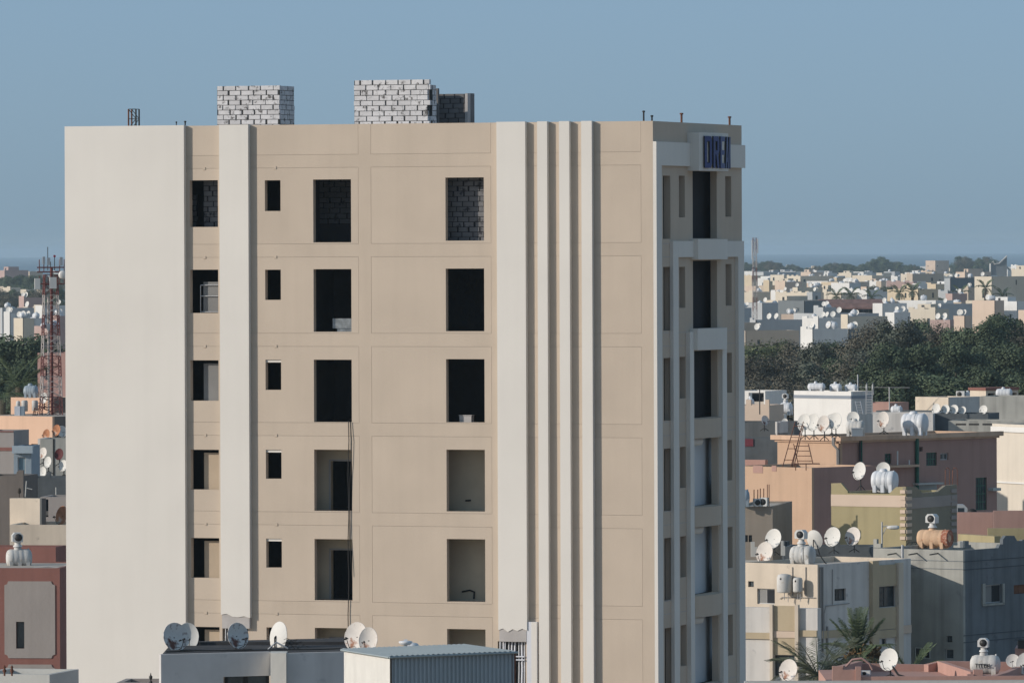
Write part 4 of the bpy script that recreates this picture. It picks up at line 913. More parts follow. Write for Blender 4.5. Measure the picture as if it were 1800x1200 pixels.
# left group between tower and white block
hs = house(1352, 712, 430, 20, 1290, 1353, C_BAND, 'small beige roof hut with stepped parapet ends next to the tower', wb=3, roof=.2, mtB=C_BAND)
for x0, x1 in ((1311, 1320), (1345, 1352)):
    a, b = hs.A(x0, 712).x, hs.A(x1, 712).x; mb = MB(); mb.box(a, min(b, -.002), .002, .16, hs.h, hs.h+.35); mb.build('parapet_step', C_BAND, hs.e)
hs2 = house(1345, 687, 445, 30, 1290, 1346.5, C_WHITE, 'white open fronted roof shelter beside the tower holding a tank', wb=3, wins=(('A', 1316, 1343, 690, 717, 'void'),))
tank(1311, 1327, 698, 712, 441, 'white tank inside the open roof shelter', az=-70)
pole(1335.5, 677, 728, 428, .04, M_FRAME, 'aerial_mast', 'thin dark aerial mast before the open roof shelter', 'aerial')
tank(1368, 1396, 706, 729, 440, 'bluish white tank with a tall vent left of the white rooftop block', az=-20, cowl=13)
hs3 = house(1366, 731, 436, 15, 1346, 1400, C_BAND, 'pale roof parapet under the bluish tank', wb=2, zbot=2)
hs4 = house(1396, 742, 425, 8, 1290, 1397, mat('dark_roof_wall', (.11, .12, .125), var=.2, streak=.2), 'dark grey roof wall between the tower and the peach house', wb=4, roof=.2)
hs5 = house(1372, 770, 415, 8, 1290, 1373, C_DWALL, 'dark block yard wall lower down beside the tower', wb=3, roof=.2)
fpart(hs5, 'A', 1290, 1324, 771, 784, mat('maroon_sheet', (.16, .04, .055)), 'maroon_panel', .05)
hs6 = house(1345, 808, 405, 20, 1290, 1346, C_PINK, 'pale pink wall strip beside the tower above the peach block', wb=.5)
hs7 = house(1366, 741, 422, 20, 1364, 1396, C_GREYW, 'slanting grey roof screen beside the white block', wb=2)
dish(1337.5, 1353, 730, 747, 420, 'blue grey dish facing right in the shade beside the tower', M_DISHG, az=-40)
dish(1373, 1386, 735, 745, 424, 'low pale dish behind the grey roof screen', M_DISH, az=10)
dish(1383, 1389, 722, 729, 432, 'very small round dish on the pale roof parapet', M_DISH, az=5)
for x0, x1, y0, y1 in ((1324, 1341, 812, 825), (1357, 1365, 812, 822)):
    fpart(hp2, 'A', x0, x1, y0+6, y1+6, C_ROSE, 'parapet_gap', .02)
# behind: right side roofs
hq = house(1667, 698, 500, 45, 1609, 1722, C_CREAM, 'low cream and grey roof block behind the row of five dishes', roof=.2, mtB=C_GREYW)
hq2 = house(1900, 697, 480, 20, 1722, 1905, C_LGREY, 'stained bare concrete roof wall at the right edge', wb=4, roof=.2)
hq3 = house(1737, 727, 470, 15, 1639, 1738, C_DWALL, 'dark blue grey wall under the row of dishes', wb=4, roof=.1)
hq4 = house(1900, 740, 455, 18, 1667, 1905, C_LGREY, 'weathered concrete parapet with long slots', wb=4, roof=.1)
for x0 in (1680, 1703, 1727, 1750): fpart(hq4, 'A', x0, x0+18, 744, 747, M_FRAME, 'slot', .01)
for i, (a, b, y0, y1) in enumerate(((1638.5, 1652, 709, 728), (1654, 1669, 711, 728), (1669.5, 1684, 711, 728), (1684, 1699.5, 714, 728), (1720.5, 1736, 712, 728))):
    dish(a, b, y0, y1, 474, ('first', 'second', 'third', 'fourth', 'fifth')[i]+' small white dish from the left along the dark blue grey wall', M_DISH, az=35, stand=.2)
hq5 = house(1733, 686, 520, 55, 1705, 1790, C_CREAM, 'small cream roof house with a red brown roof and dark opening', roof=.02, wins=(('B', 1735, 1749, 691, 699, 'void'), ('B', 1779, 1787, 690, 697, 'void')))
mb = MB(); mb.box(-hq5.wa-.1, .1, -.1, hq5.wb, hq5.h+.001, hq5.h+.2); mb.build('roof_cover', mat('red_brown_roof', (.22, .10, .08)), hq5.e)
tank(1749, 1781, 682, 699, 505, 'white tank before the red brown roof', az=-15)
ac_unit(1681, 1696, 687, 699, 505, 'white air conditioner on the low cream roof block', az=-15)
a = P(1700, 699, 505); mb = MB(); mb.box(-.1, .2, -.1, .2, 0, .4); mb.lathe([(.1, .4), (.12, .5), (0, .55)], (.05, .05, 0)); o = mb.build('flue', M_TANKW); o.location = a; tag(o, 'small white flue beside the air conditioner', 'flue')
pole(1563.5, 680, 725, 500, .05, M_FRAMEW, 'aerial_mast', 'thin pale aerial mast before the dark trees', 'aerial', lambda mb, z: mb.tube([(-3, 0, z), (1.5, 0, z-.05)], .02))
tank(1564, 1588, 712, 727, 480, 'small white tank behind the stained cream dish', az=-20)
hq6 = house(1563, 708, 520, 25, 1500, 1564, C_ROSE, 'dull red brown wall before the dark trees', wb=4)
hq7 = house(1642, 722, 486, 25, 1540, 1643, C_DWALL, 'low dark roof wall behind the largest peach roof tank', wb=2)
# pink roof in front
hk = house(1800, 1196, 222, 10, 1462.5, 1900, C_PINK, 'pink parapet of the near roof across the bottom right', wb=1, roof=.02, zbot=9.5)
# ------------------------------------------------------------------ left of the tower
C_REDBR = mat('red_brown_paint', (.25, .115, .095), var=.1, scale=.5, streak=.12)
C_TAUPE = mat('taupe_panel_paint', (.33, .30, .28), var=.06, scale=.5, streak=.08)
C_DTAUPE = mat('dark_taupe_wall', (.16, .14, .125), var=.12, scale=.5, streak=.15)
C_BLUEG = mat('blue_grey_paint', (.27, .33, .38), var=.08)
M_MASTR = mat('mast_red', (.15, .05, .045), rough=.6, var=.25, bump=0)
M_MASTW = mat('mast_white', (.40, .37, .35), rough=.6, var=.25, bump=0)
M_PANELW = mat('antenna_white', (.66, .65, .62), rough=.5, var=.05, bump=0)
def mast(px0, px1, ytop, ybase, D, z0, label, bays, bandn, wtop=.35, antennas=True, ystart=None):
    a = P(px0, ybase, D); b = P(px1, ybase, D); W = (b.x-a.x)
    c = (a+b)/2; top = P(px0, ytop, D).z
    e = empty('telecom_mast', (c.x, c.y, z0), radians(12), label, 'mast'); Ht = top-z0
    legs = [(-1, -1), (1, -1), (1, 1), (-1, 1)]
    def hw(z): return W/2*(1-(1-wtop)*z/Ht)
    for k, (sx, sy) in enumerate(legs):
        for j in range(bandn):
            zA, zB = Ht*j/bandn, Ht*(j+1)/bandn
            MB().tube([(sx*hw(zA), sy*hw(zA), zA), (sx*hw(zB), sy*hw(zB), zB)], .032, n=5).build('leg', M_MASTR if j % 2 == 0 else M_MASTW, e)
    for i in range(bays):
        zA, zB = Ht*i/bays, Ht*(i+1)/bays; m = M_MASTR if int(bandn*(i+.5)/bays) % 2 == 0 else M_MASTW
        mb = MB()
        for k in range(4):
            (ax, ay), (bx_, by) = legs[k], legs[(k+1) % 4]; hA, hB = hw(zA), hw(zB)
            mb.tube([(ax*hA, ay*hA, zA), (bx_*hB, by*hB, zB)], .02, n=4); mb.tube([(bx_*hA, by*hA, zA), (ax*hB, ay*hB, zB)], .02, n=4)
            mb.tube([(ax*hB, ay*hB, zB), (bx_*hB, by*hB, zB)], .02, n=4)
        mb.build('bracing', m, e)
    return e, Ht, W
D = 425
z0 = P(90, 733, D).z
me_, Ht, W = mast(72, 108, 483, 733, D, z0, 'red and white lattice telecom mast with antenna panels left of the tower', 14, 7, wtop=.62)
s_ = F/D
def mz(py): return P(90, py, D).z - z0
def mx(px): return (px-90)/s_
MB().tube([(0.05, 0, 0), (.05, 0, mz(470))], .10, n=6).build('cable_ladder', M_MASTR, me_)
MB().tube([(-.18, -.2, 0), (-.18, -.2, mz(520))], .07, n=5).build('cable_ladder', M_MASTW, me_)
for (x0, x1, y0, y1, m) in ((58.5, 68, 489, 508, M_PANELW), (85, 97, 487, 507, M_PANELW), (72.5, 77, 451, 464, M_GALV), (81, 86, 453, 466, M_GALV), (103, 108, 452, 467, M_GALV), (80, 85, 568, 580, M_GALV)):
    mb = MB(); mb.box(mx(x0), mx(x1), -W*.55-.15, -W*.55, mz(y1), mz(y0)); mb.build('antenna_panel', m, me_)
mb = MB(); mb.lathe([(0, 0), (.2, -.02), (.26, .06), (.26, .25), (0, .25)], (mx(108), -W*.6-.2, mz(483)), 'y', 18); mb.build('drum_antenna', M_PANELW, me_)
for py in (478, 499, 470):
    mb = MB()
    for dy in (-W*.4, W*.4): mb.tube([(mx(68), dy, mz(py)), (mx(112), dy, mz(py))], .04, n=5)
    for x in (68, 76, 104, 112): mb.tube([(mx(x), -W*.4, mz(py)), (mx(x), -W*.4, mz(py-14))], .03, n=5)
    mb.build('antenna_boom', M_MASTR, me_)
for px, yt in ((85, 434), (97, 448), (78, 455), (90, 460)): MB().tube([(mx(px), 0, mz(475)), (mx(px), 0, mz(yt))], .025, n=5).build('whip_aerial', M_BLACK, me_)
mb = MB(); mb.box(mx(95), mx(99), -.02, .02, mz(452), mz(448.5)); mb.build('beacon', mat('beacon_red', (.45, .02, .08)), me_)

# houses by the mast
h1 = house(120, 620, 470, 15, 66, 150, C_PINKD, 'dusty pink block behind the lattice mast', wins=(('A', 80, 85, 645, 668),), wb=5)
h2 = house(92, 732, 420, 40, -40, 150, mat('peach_pale', (.62, .42, .30), var=.06, streak=.08), 'pale peach house wall under the lattice mast', wins=(('A', 55, 70, 780, 797, 'glass'),), wb=9, mtB=C_DTAUPE, roof=.02)
h2b = house(92, 699, 431, 35, 19, 150, mat('peach_pale', (.62, .42, .30)), 'upper peach parapet with heaters and a tank', wb=3, roof=.02, mtB=C_DTAUPE, zbot=10)
tank(40, 68.5, 676, 699, 430, 'bluish white ribbed tank on the peach parapet left of the mast', az=-10, body=mat('tank_blue', (.30, .36, .41)), legs=6)
for i, (x0, x1, y0, y1) in enumerate(((28, 36, 704, 733), (37.5, 49, 703, 723), (56, 67, 703, 722))):
    p = P((x0+x1)/2, y1, 426); r = (x1-x0)/F*426/2; hh = (y1-y0)/F*426
    e = empty('water_heater', p, 0, ('slim', 'wide', 'rightmost')[i]+' white heater standing against the upper peach parapet', 'water heater', 'heaters by the mast')
    MB().lathe([(0, 0), (r, .02), (r, hh*.85), (r*.8, hh*.97), (0, hh)], n=16).build('heater_body', M_TANKOLD, e)
    mb = MB(); mb.box(-.03, .03, -.03, .03, -.35, 0); mb.build('stand', M_RUST, e)
a = P(26, 733, 424); e = empty('meter_cabinet', a, 0, 'white and blue grey cabinet on the pale peach roof edge', 'cabinet'); mb = MB(); mb.box(0, .35, -.3, .3, 0, .68); mb.build('body', M_WPIPE, e); mb = MB(); mb.box(.352, .62, -.28, .28, 0, .68); mb.build('side_box', C_BLUEG, e)
ladder(P(61, 732, 424), P(67, 706, 427), .3, 5, 'small leaning ladder next to the rightmost heater')
dish(70, 83, 690, 709, 428, 'white dish half hidden by the lattice mast', M_DISH, az=30)
dish(75, 87, 754, 773, 395, 'orange rusty dish nearest the peach wall', M_DISHRR, az=32)
dish(92, 106, 746, 766, 395, 'larger orange rusty dish next to the tower', M_DISHRR, az=32)
dish(103, 116, 748, 768, 396, 'white dish cut off by the tower beside the rusty dishes', M_DISH, az=-20)
h3 = house(71, 771, 388, 5, 69, 150, C_GREYW, 'left piece of the pale grey wall carrying several dishes', wb=3)
h3 = house(130, 771, 387, 4, 71.5, 140, C_LGREY, 'weathered pale grey wall carrying several dishes', wb=3)
fpart(h3, 'A', 93, 96, 771, 840, M_FRAME, 'wall_joint', .02)
dish(68, 82, 786, 806, 384, 'rust stained dish on the weathered grey wall', M_DISHR, az=35)
dish(77, 90, 802, 822, 383, 'clean dish below the rust stained one on the grey wall', M_DISH, az=35)
dish(96, 111, 788, 808, 384, 'maroon dish on the weathered grey wall', M_DISHM, az=20)
dish(103, 118, 808, 828, 383, 'white dish below the maroon one, cut by the tower', M_DISH, az=35)
dish(50, 68, 818, 840, 381, 'wide white dish low behind the dark parapet', M_DISH, az=15, stand=.2)
dish(68, 81, 820, 840, 380, 'narrow white dish low behind the dark parapet', M_DISH, az=30, stand=.2)
dish(10, 32, 809, 836, 376, 'big white dish at the left edge with a faint red print', M_DISH, az=15)
h4 = house(24, 757, 372, 12, -30, 26, C_TAUPE, 'grey taupe wall with a brown band at the left edge', wb=3)
fpart(h4, 'A', -20, 23, 786, 792, C_REDBR, 'brown_band', .03); fpart(h4, 'A', -20, 24, 757, 759, C_REDBR, 'top_band', .05)
h5 = house(55, 784, 370, 5, 24, 56, C_BLUEG, 'small blue grey roof hut with a door', wins=(('A', 31, 45, 803, 836, 'door'),), wb=3)
fpart(h5, 'A', 23, 59, 783, 796, mat('pale_blue_grey', (.36, .43, .48)), 'eave', .35)
h6 = house(41, 836, 345, 10, -30, 43, C_DTAUPE, 'dark taupe wall with a small step at the left edge', wb=3)
hump(h6, 'A', [(29, 838), (29, 830), (33, 826), (41, 826), (41, 838)], C_DTAUPE)
h7 = house(150, 839, 350, 6, 41, 155, C_DWALL, 'dark blue grey parapet wall behind a leaning pole', wb=3)
hump(h7, 'A', [(75, 842), (80, 836), (84, 829), (89, 829), (89, 842)], C_DWALL)
o = MB().tube([(0, 0, 0), (.06, 0, .8)], .03).tube([(.05, 0, .45), (.35, 0, .38)], .025).build('leaning_pole', C_LEDGE); o.location = P(44.5, 873, 343); tag(o, 'pale leaning pole with a side bar before the dark parapet', 'pole')
pole(98.5, 856, 872, 344, .03, C_LEDGE, 'short_post', 'short pale post in the dark opening by the tower', 'post')
mb = MB(); mb.lathe([(0, 0), (.09, .1), (.07, .28), (0, .34)], (0, 0, .15)); mb.tube([(0, 0, 0), (0, 0, .2)], .02); o = mb.build('dry_shrub', mat('dry_brown', (.05, .04, .03))); o.location = P(34, 874, 342); tag(o, 'small dark dried plant at the foot of the taupe wall', 'plant')
h8 = house(70, 876, 325, 25, 17, 85, C_CREAM, 'cream roof room wall left of the grey recess', wb=.6, mtB=C_DTAUPE)
h9 = house(150, 922, 322, 6, 17, 155, C_CREAM, 'long cream parapet wall below the cream roof room', wb=4)
h10 = house(150, 873, 332, 6, 71, 155, C_TAUPE, 'taupe wall with an opening beside the tower', wb=3, wins=(('A', 73, 85, 877, 908, 'void'),))
dish(98, 118, 889, 922, 326, 'big dish cut by the tower with a rusty brown face', M_DISHRR, az=40)
h11 = house(98, 961, 312, 10, -30, 99, C_REDBR, 'red brown parapet behind the roof tank at the left', wb=2)
tank(8, 59, 963, 999, 300, 'old white ribbed tank with a pointed cowl on the red brown house', az=10, body=M_TANKOLD, cowl=25, legs=6, band=True)
MB_ = MB().tube([(0, 0, 0), (.6, 0, .05), (1.2, 0, -.02), (1.4, 0, .1)], .03).build('loose_pipe', M_FRAMEW); MB_.location = P(60, 997, 298); tag(MB_, 'loose pipe lying on the red brown roof edge', 'pipe')
h12 = house(105, 998, 296, 7, -60, 118, C_REDBR, 'red brown house with a framed taupe panel and a narrow window', wb=6, roof=.05, wins=(('A', 28.5, 43, 1092, 1139, 'glass'),))
def inset(fr, x0, x1, y0, y1, c, m):
    a, b = fr.A(x0, y0, -.05), fr.A(x1, y1, -.05); c_ = c/F*296
    x0_, x1_, z0_, z1_ = a.x, b.x, max(b.z, .1), a.z
    def nt(cx, cz, sx, sz):
        return [(cx+sx*c_, cz), (cx+sx*c_, cz+sz*c_), (cx, cz+sz*c_)]
    poly = [(x0_+c_, z0_), (x1_-c_, z0_), (x1_-c_, z0_+c_), (x1_, z0_+c_), (x1_, z1_-c_), (x1_-c_, z1_-c_), (x1_-c_, z1_), (x0_+c_, z1_), (x0_+c_, z1_-c_), (x0_, z1_-c_), (x0_, z0_+c_), (x0_+c_, z0_+c_)]
    return poly
# the panel is pieced round the window so that the opening stays open
wx0, wx1 = h12.A(28.5, 1115).x, h12.A(43, 1115).x; wz1, wz0 = h12.A(35, 1092).z, h12.A(35, 1139).z
X0, X1, Z0_, Z1_ = h12.A(8, 1080).x, h12.A(97, 1080).x, h12.A(50, 1156).z, h12.A(50, 1021).z; c_ = 7/F*296
mb = MB()
mb.prism([(X0, Z0_+c_), (X0+c_*.7, Z0_+c_*.7), (X0+c_, Z0_), (wx0, Z0_), (wx0, Z1_), (X0+c_, Z1_), (X0+c_*.7, Z1_-c_*.7), (X0, Z1_-c_)], 1, -.035, -.001)
mb.prism([(wx1, Z0_), (X1-c_, Z0_), (X1-c_*.7, Z0_+c_*.7), (X1, Z0_+c_), (X1, Z1_-c_), (X1-c_*.7, Z1_-c_*.7), (X1-c_, Z1_), (wx1, Z1_)], 1, -.035, -.001)
mb.box(wx0, wx1, -.035, -.001, Z0_, wz0); mb.box(wx0, wx1, -.035, -.001, wz1, Z1_)
mb.build('taupe_panel', C_TAUPE, h12.e)
Z0_, Z1_ = 0, h12.A(50, 1167).z
mb = MB(); mb.prism([(X0, Z0_), (X1, Z0_), (X1, Z1_-c_), (X1-c_*.7, Z1_-c_*.7), (X1-c_, Z1_), (X0+c_, Z1_), (X0+c_*.7, Z1_-c_*.7), (X0, Z1_-c_)], 1, -.035, -.001); mb.build('taupe_panel', C_TAUPE, h12.e)
h13 = house(150, 1015, 302, 5, 104, 155, C_CREAM, 'sliver of cream and peach wall between the red brown house and the tower', wb=3, wins=(('A', 107, 116, 1045, 1075, 'void'),))
h14 = house(87, 1185, 225, 15, -40, 92, C_LEDGE, 'pale ledged roof edge in the bottom left corner', wb=3, zbot=8)
for i, px in enumerate((8, 21)):
    mb = MB(); mb.lathe([(.03, 0), (.03, .1), (.07, .16), (.03, .24), (.05, .28), (0, .36)], n=10); o = mb.build('finial', M_RUST); o.location = P(px, 1187, 224); tag(o, ('left' if i == 0 else 'right')+' small rusty finial in the bottom left corner', 'finial')

# ------------------------------------------------------------------ near roofs along the bottom
M_FGREY = mat('shaded_grey_paint', (.52, .51, .50), var=.10, scale=1.2, streak=.12, stain=(.36, .36, .36), stain_amt=.05)
M_FWHITE = mat('sunny_grey_white', (.60, .58, .53), var=.06, scale=1.2)
M_DROOF = mat('dark_roofing', (.05, .05, .052), var=.3, scale=1.5)
DF = 200
k_ = F/DF
a = P(283, 1148, DF); e = empty('near_roof', (a.x, a.y, 0), 0, 'grey walled near roof with a sunlit pilaster at the bottom of the picture', 'building')
def wx(px): return (px-283)/k_
def wz(py): return P(450, py, DF).z
# plan: left wall turns its face right of the sun; a bay steps forward at the pilaster
pl = [(0, 0), (wx(473), 1.15), (wx(473)+.02, .55), (wx(502), .5), (wx(502)+.01, .75), (wx(640), 1.5)]
ztop = wz(1149)
def vwall(p, q, z0, z1, t, m, name, par):
    d = Vector((q[0]-p[0], q[1]-p[1])); n = Vector((-d.y, d.x)).normalized()*t
    return MB().add([(p[0], p[1], z0), (q[0], q[1], z0), (q[0]+n.x, q[1]+n.y, z0), (p[0]+n.x, p[1]+n.y, z0), (p[0], p[1], z1), (q[0], q[1], z1), (q[0]+n.x, q[1]+n.y, z1), (p[0]+n.x, p[1]+n.y, z1)],
                    [(0, 3, 2, 1), (4, 5, 6, 7), (0, 1, 5, 4), (2, 3, 7, 6), (0, 4, 7, 3), (1, 2, 6, 5)]).build(name, m, par)
wa_, wb_ = wx(390), wx(470)
def lerp(px): t = (wx(px)-0)/(wx(473)); return (wx(px), 1.15*t)
vwall(pl[0], lerp(391), 0, ztop, .2, M_FGREY, 'wall', e)
vwall(lerp(391), pl[1], wz(1191), ztop, .2, M_FGREY, 'wall', e); vwall(lerp(391), pl[1], 0, wz(1240), .2, M_FGREY, 'wall', e)
mb = MB(); p, q = lerp(391), lerp(470); mb.box(p[0], q[0], 1.35, 1.4, wz(1240), wz(1191)); wf = mb.build('window', M_FRAME, e)
mb = MB(); mb.box(p[0]+.1, p[0]+.55, 1.3, 1.34, wz(1238), wz(1193)); mb.box(p[0]+.7, q[0]-.1, 1.3, 1.34, wz(1238), wz(1193)); mb.build('pane', M_WIN, wf)
mb = MB(); mb.prism([pl[1], pl[2], pl[3], (wx(502)+.01, 1.4), (wx(473), 1.4)], 2, 0, ztop); mb.build('pilaster', M_FWHITE, e)
vwall(pl[4], pl[5], 0, ztop-.02, .2, M_FGREY, 'wall', e)
mb = MB(); mb.prism([(0, .22), (wx(473), 1.42), (wx(640), 1.75), (wx(640), 9), (0, 7)], 2, ztop-.28, ztop-.03); mb.build('roof', M_DROOF, e)
mb = MB(); mb.prism([(.0, 5.2), (wx(600), 5.2), (wx(600), 5.4), (.5, 5.4)], 2, ztop-.03, ztop+.06); mb.build('rear_kerb', M_DROOF, e)
mb = MB(); mb.tube([(.1, 1.0, ztop+.02), (1.0, 1.4, ztop+.03), (2.0, 1.5, ztop+.02), (3.2, 1.7, ztop+.03), (4.4, 1.9, ztop+.02), (5.2, 2, ztop+.04)], .02); mb.tube([(.5, 1.0, ztop+.06), (1.3, 1.5, ztop+.02), (2.6, 1.6, ztop+.05)], .015)
o = mb.build('cable', M_BLACK); o.location = e.location; tag(o, 'black cables trailing along the near grey roof edge', 'cable')
dish(288.5, 329, 1094, 1143, 203, 'rust streaked grey dish on the far left of the near roof', M_DISHG, az=-36, tilt=12, stand=.1)
dish(311, 349, 1094, 1142, 205, 'white dish overlapped by the grey one on the near roof', M_DISH, az=-10, tilt=10, stand=.1)
dish(398, 439, 1094, 1139, 203, 'grey dish with a broad dark rust patch on the near roof', M_DISHG, az=-40, tilt=10, stand=.15)
dish(474.5, 505, 1092, 1144, 204, 'clean white dish seen from behind next to the sunlit pilaster', M_DISH, az=50, tilt=-8, stand=.1, back=True)
dish(606, 644, 1093, 1142, 203, 'larger white dish with a rusty foot left of the metal shed', M_DISHR, az=35, stand=.3)
dish(632, 662, 1102, 1146, 201, 'smaller white dish leaning against the larger one at the metal shed', M_DISHR, az=15, stand=.3)
mb = MB()
rr = random.Random(5)
for i in range(26):
    p = Vector((rr.uniform(-.15, .45), rr.uniform(-.1, .1), rr.uniform(0, .35))); mb.tube([p, p+Vector((rr.uniform(-.2, .2), rr.uniform(-.1, .1), rr.uniform(-.15, .15))), p+Vector((rr.uniform(-.3, .3), 0, rr.uniform(-.1, .1)))], .008, n=3)
o = mb.build('wire_tangle', M_BLACK); o.location = P(500, 1147, 203); tag(o, 'tangle of thin dark wire at the foot of the clean white dish', 'wire')
o = MB().tube([(0, 0, 0), (.25, 0, .22), (.6, 0, .03)], .03).build('bent_pipe', M_GALV); o.location = P(471, 1141, 203); tag(o, 'short bent pipe left of the clean white dish', 'pipe')
# corrugated shed
M_SHW = mat('shed_white_sheet', (.62, .61, .57), rough=.5, var=.05, streak=.1, scale=2, bump=0, stain=(.35, .2, .12), stain_amt=-.05)
M_SHB = mat('shed_blue_sheet', (.33, .38, .41), rough=.45, var=.05, streak=.08, scale=2, bump=0)
M_SHR = mat('shed_roof_sheet', (.30, .35, .36), rough=.5, var=.07, scale=1, bump=0)
DS = 180
p0 = P(687, 1152, DS); e = empty('metal_shed', (p0.x, p0.y, 0), 0, 'corrugated metal shed with a blue grey roof at the bottom centre', 'shed')
B_ = Vector((0, 0)); 
pl_ = P(606, 1140, 186.5); pr_ = P(903, 1144, DS+3.3)
A_ = Vector((pl_.x-p0.x, pl_.y-p0.y)); C_ = Vector((pr_.x-p0.x, pr_.y-p0.y)); D_ = A_+C_
zB, zA, zC = p0.z, P(606, 1140, 186.5).z, pr_.z; zD = zA+(zC-zB)
def sheet(p, q, z0, zp, zq, pitch, depth, m, name, par, sharp):
    """ribbed sheet panels, one metre each, from p to q"""
    L = (q-p).length; d = (q-p)/L; n = Vector((d.y, -d.x)); npan = max(1, round(L/1.0))
    for k in range(npan):
        a, b = L*k/npan+.004, L*(k+1)/npan-.004; pts = []; x = a
        nr = max(1, round((b-a)/pitch))
        for i in range(nr):
            xa = a+(b-a)*i/nr; w = (b-a)/nr
            if sharp: prof = ((0, 0), (.55, 0), (.65, depth), (.85, depth), (.95, 0))
            else: prof = ((0, 0), (.25, depth*.85), (.5, depth), (.75, depth*.85))
            pts += [(xa+w*t, h) for t, h in prof]
        pts.append((b, 0)); vs = []
        for t, h in pts:
            c = p + d*t + n*h; zz = zp+(zq-zp)*t/L
            vs += [(c.x, c.y, z0), (c.x, c.y, zz)]
        MB().add(vs, [(2*i, 2*i+2, 2*i+3, 2*i+1) for i in range(len(pts)-1)], not sharp).build(name, m, par)
sheet(A_, B_, 6, zA-.03, zB-.03, .115, .035, M_SHW, 'wall_sheet', e, False)
sheet(B_, C_, 6, zB-.03, zC-.03, .155, .05, M_SHB, 'wall_sheet', e, True)
sheet(C_, D_, 6, zC-.03, zD-.03, .2, .03, M_SHB, 'wall_sheet', e, True); sheet(D_, A_, 6, zD-.03, zA-.03, .2, .03, M_SHB, 'wall_sheet', e, True)
o_ = .12
def ex(v, s): c = (A_+C_)/2; r = v-c; return c + r*(1+s)
rA, rB, rC, rD = [ex(v, .045) for v in (A_, B_, C_, D_)]
# roof: ribs run from the rear left edge to the front; built as one folded sheet per metre
L = (rC-rB).length; npan = 5
for k in range(npan):
    vs = []; n = 10
    for i in range(n+1):
        t = (k+i/n)/npan; h = .022 if i % 2 else 0
        b = rB+(rC-rB)*t; a = rA+(rD-rA)*t
        vs += [(b.x, b.y, zB+(zC-zB)*t+h), (a.x, a.y, zA+(zD-zA)*t+h)]
    MB().add(vs, [(2*i, 2*i+2, 2*i+3, 2*i+1) for i in range(n)]).build('roof_sheet', M_SHR, e)
mb = MB(); mb.tube([(rB.x, rB.y, zB-.03), (rC.x, rC.y, zC-.03)], .035, n=4); mb.tube([(rA.x, rA.y, zA-.03), (rB.x, rB.y, zB-.03)], .03, n=4); mb.build('roof_edge', M_SHR, e)
mb = MB(); mb.box(C_.x-.05, C_.x+.06, C_.y-.06, C_.y+.05, 6, zC-.04); mb.build('corner_post', M_RUST, e)
mb = MB(); mb.box(B_.x-.025, B_.x+.03, B_.y-.05, B_.y-.01, 6, zB-.05); mb.build('corner_post', M_FRAME, e)
mb = MB(); mb.prism([(0, 0), (0, 0)], 2, 0, 0) if False else None
# floor the shed stands on
b_ = empty('near_block', (p0.x, p0.y, 0), 0, 'lower building under the metal shed', 'building')
mb = MB(); mb.box(A_.x-1, C_.x+1.5, -1.2, D_.y+1.5, 0, 5.99); mb.build('wall', M_FGREY, b_); mb = MB(); mb.box(A_.x-1, C_.x+1.5, -1.2, D_.y+1.5, 5.992, 6.0); mb.build('roof', M_DROOF, b_)
mb = MB(); mb.lathe([(.0, 0), (.12, 0), (.19, .07), (.19, .10), (.1, .12), (0, .12)], n=20); mb.box(-.05, .05, -.02, .02, .12, .16); o = mb.build('tank_lid', M_TANKW); o.location = P(713, 1133, 189) ; tag(o, 'round white tank lid peeping over the shed roof', 'lid')
mb = MB(); mb.lathe([(.22, -.3), (.2, .0), (.15, .05), (0, .08)], n=20); o = mb.build('dome', M_TANKW); o.location = P(724, 1133, 190); tag(o, 'low white dome beside the tank lid behind the shed roof', 'dome')
for o, px in ((bpy.data.objects['tank_lid'], 713), (bpy.data.objects['dome'], 724)):
    mb = MB(); mb.tube([(0, 0, -7.2), (0, 0, 0)], .06); mb.build('post', M_GALV, o)
# finial at lower left
mb = MB(); mb.lathe([(.05, 0), (.05, .05), (.02, .08), (.05, .16), (.055, .2), (.02, .24), (.015, .28), (0, .33)], n=10); o = mb.build('finial', M_FRAME); o.location = P(265, 1200, 205); tag(o, 'dark urn shaped finial left of the near grey roof', 'finial')
h15 = house(284, 1199, 206, 5, 205, 287, C_TAUPE, 'strip of brown roof left of the near grey roof', wb=2, zbot=8)

# ------------------------------------------------------------------ pink roof at the lower right
D = 218
fz_ = lambda py, d=D: P(1600, py, d).z
base = P(1463, 1180, D); e = empty('pink_roof', (base.x, base.y, 0), 0, 'dusty pink near roof with slanted parapets at the bottom right', 'building')
ux_ = lambda px, d=D: P(px, 1180, d).x - base.x
zr = fz_(1190)
mb = MB(); mb.box(ux_(1463), ux_(1900), .2, 9.8, 0, zr-.35); mb.build('roof', C_PINK, e)
mb = MB(); mb.box(ux_(1463), ux_(1900), 0, .2, 0, fz_(1188)); mb.build('wall', C_PINK, e)
def par(x0, y0, z0, x1, y1, z1, t, name='parapet', m=C_PINK, zb=None):
    d = Vector((x1-x0, y1-y0)); n = Vector((-d.y, d.x)).normalized()*t/2; zb = zb or zr-.4
    MB().add([(x0-n.x, y0-n.y, zb), (x1-n.x, y1-n.y, zb), (x1+n.x, y1+n.y, zb), (x0+n.x, y0+n.y, zb), (x0-n.x, y0-n.y, z0), (x1-n.x, y1-n.y, z1), (x1+n.x, y1+n.y, z1), (x0+n.x, y0+n.y, z0)],
             [(0, 3, 2, 1), (4, 5, 6, 7), (0, 1, 5, 4), (2, 3, 7, 6), (0, 4, 7, 3), (1, 2, 6, 5)]).build(name, m, e)
def q(px, py, d): p = P(px, py, d); return (p.x-base.x, p.y-base.y, p.z)
par(*q(1463, 1170, D+.1), *q(1478, 1170, D+.1), .25)
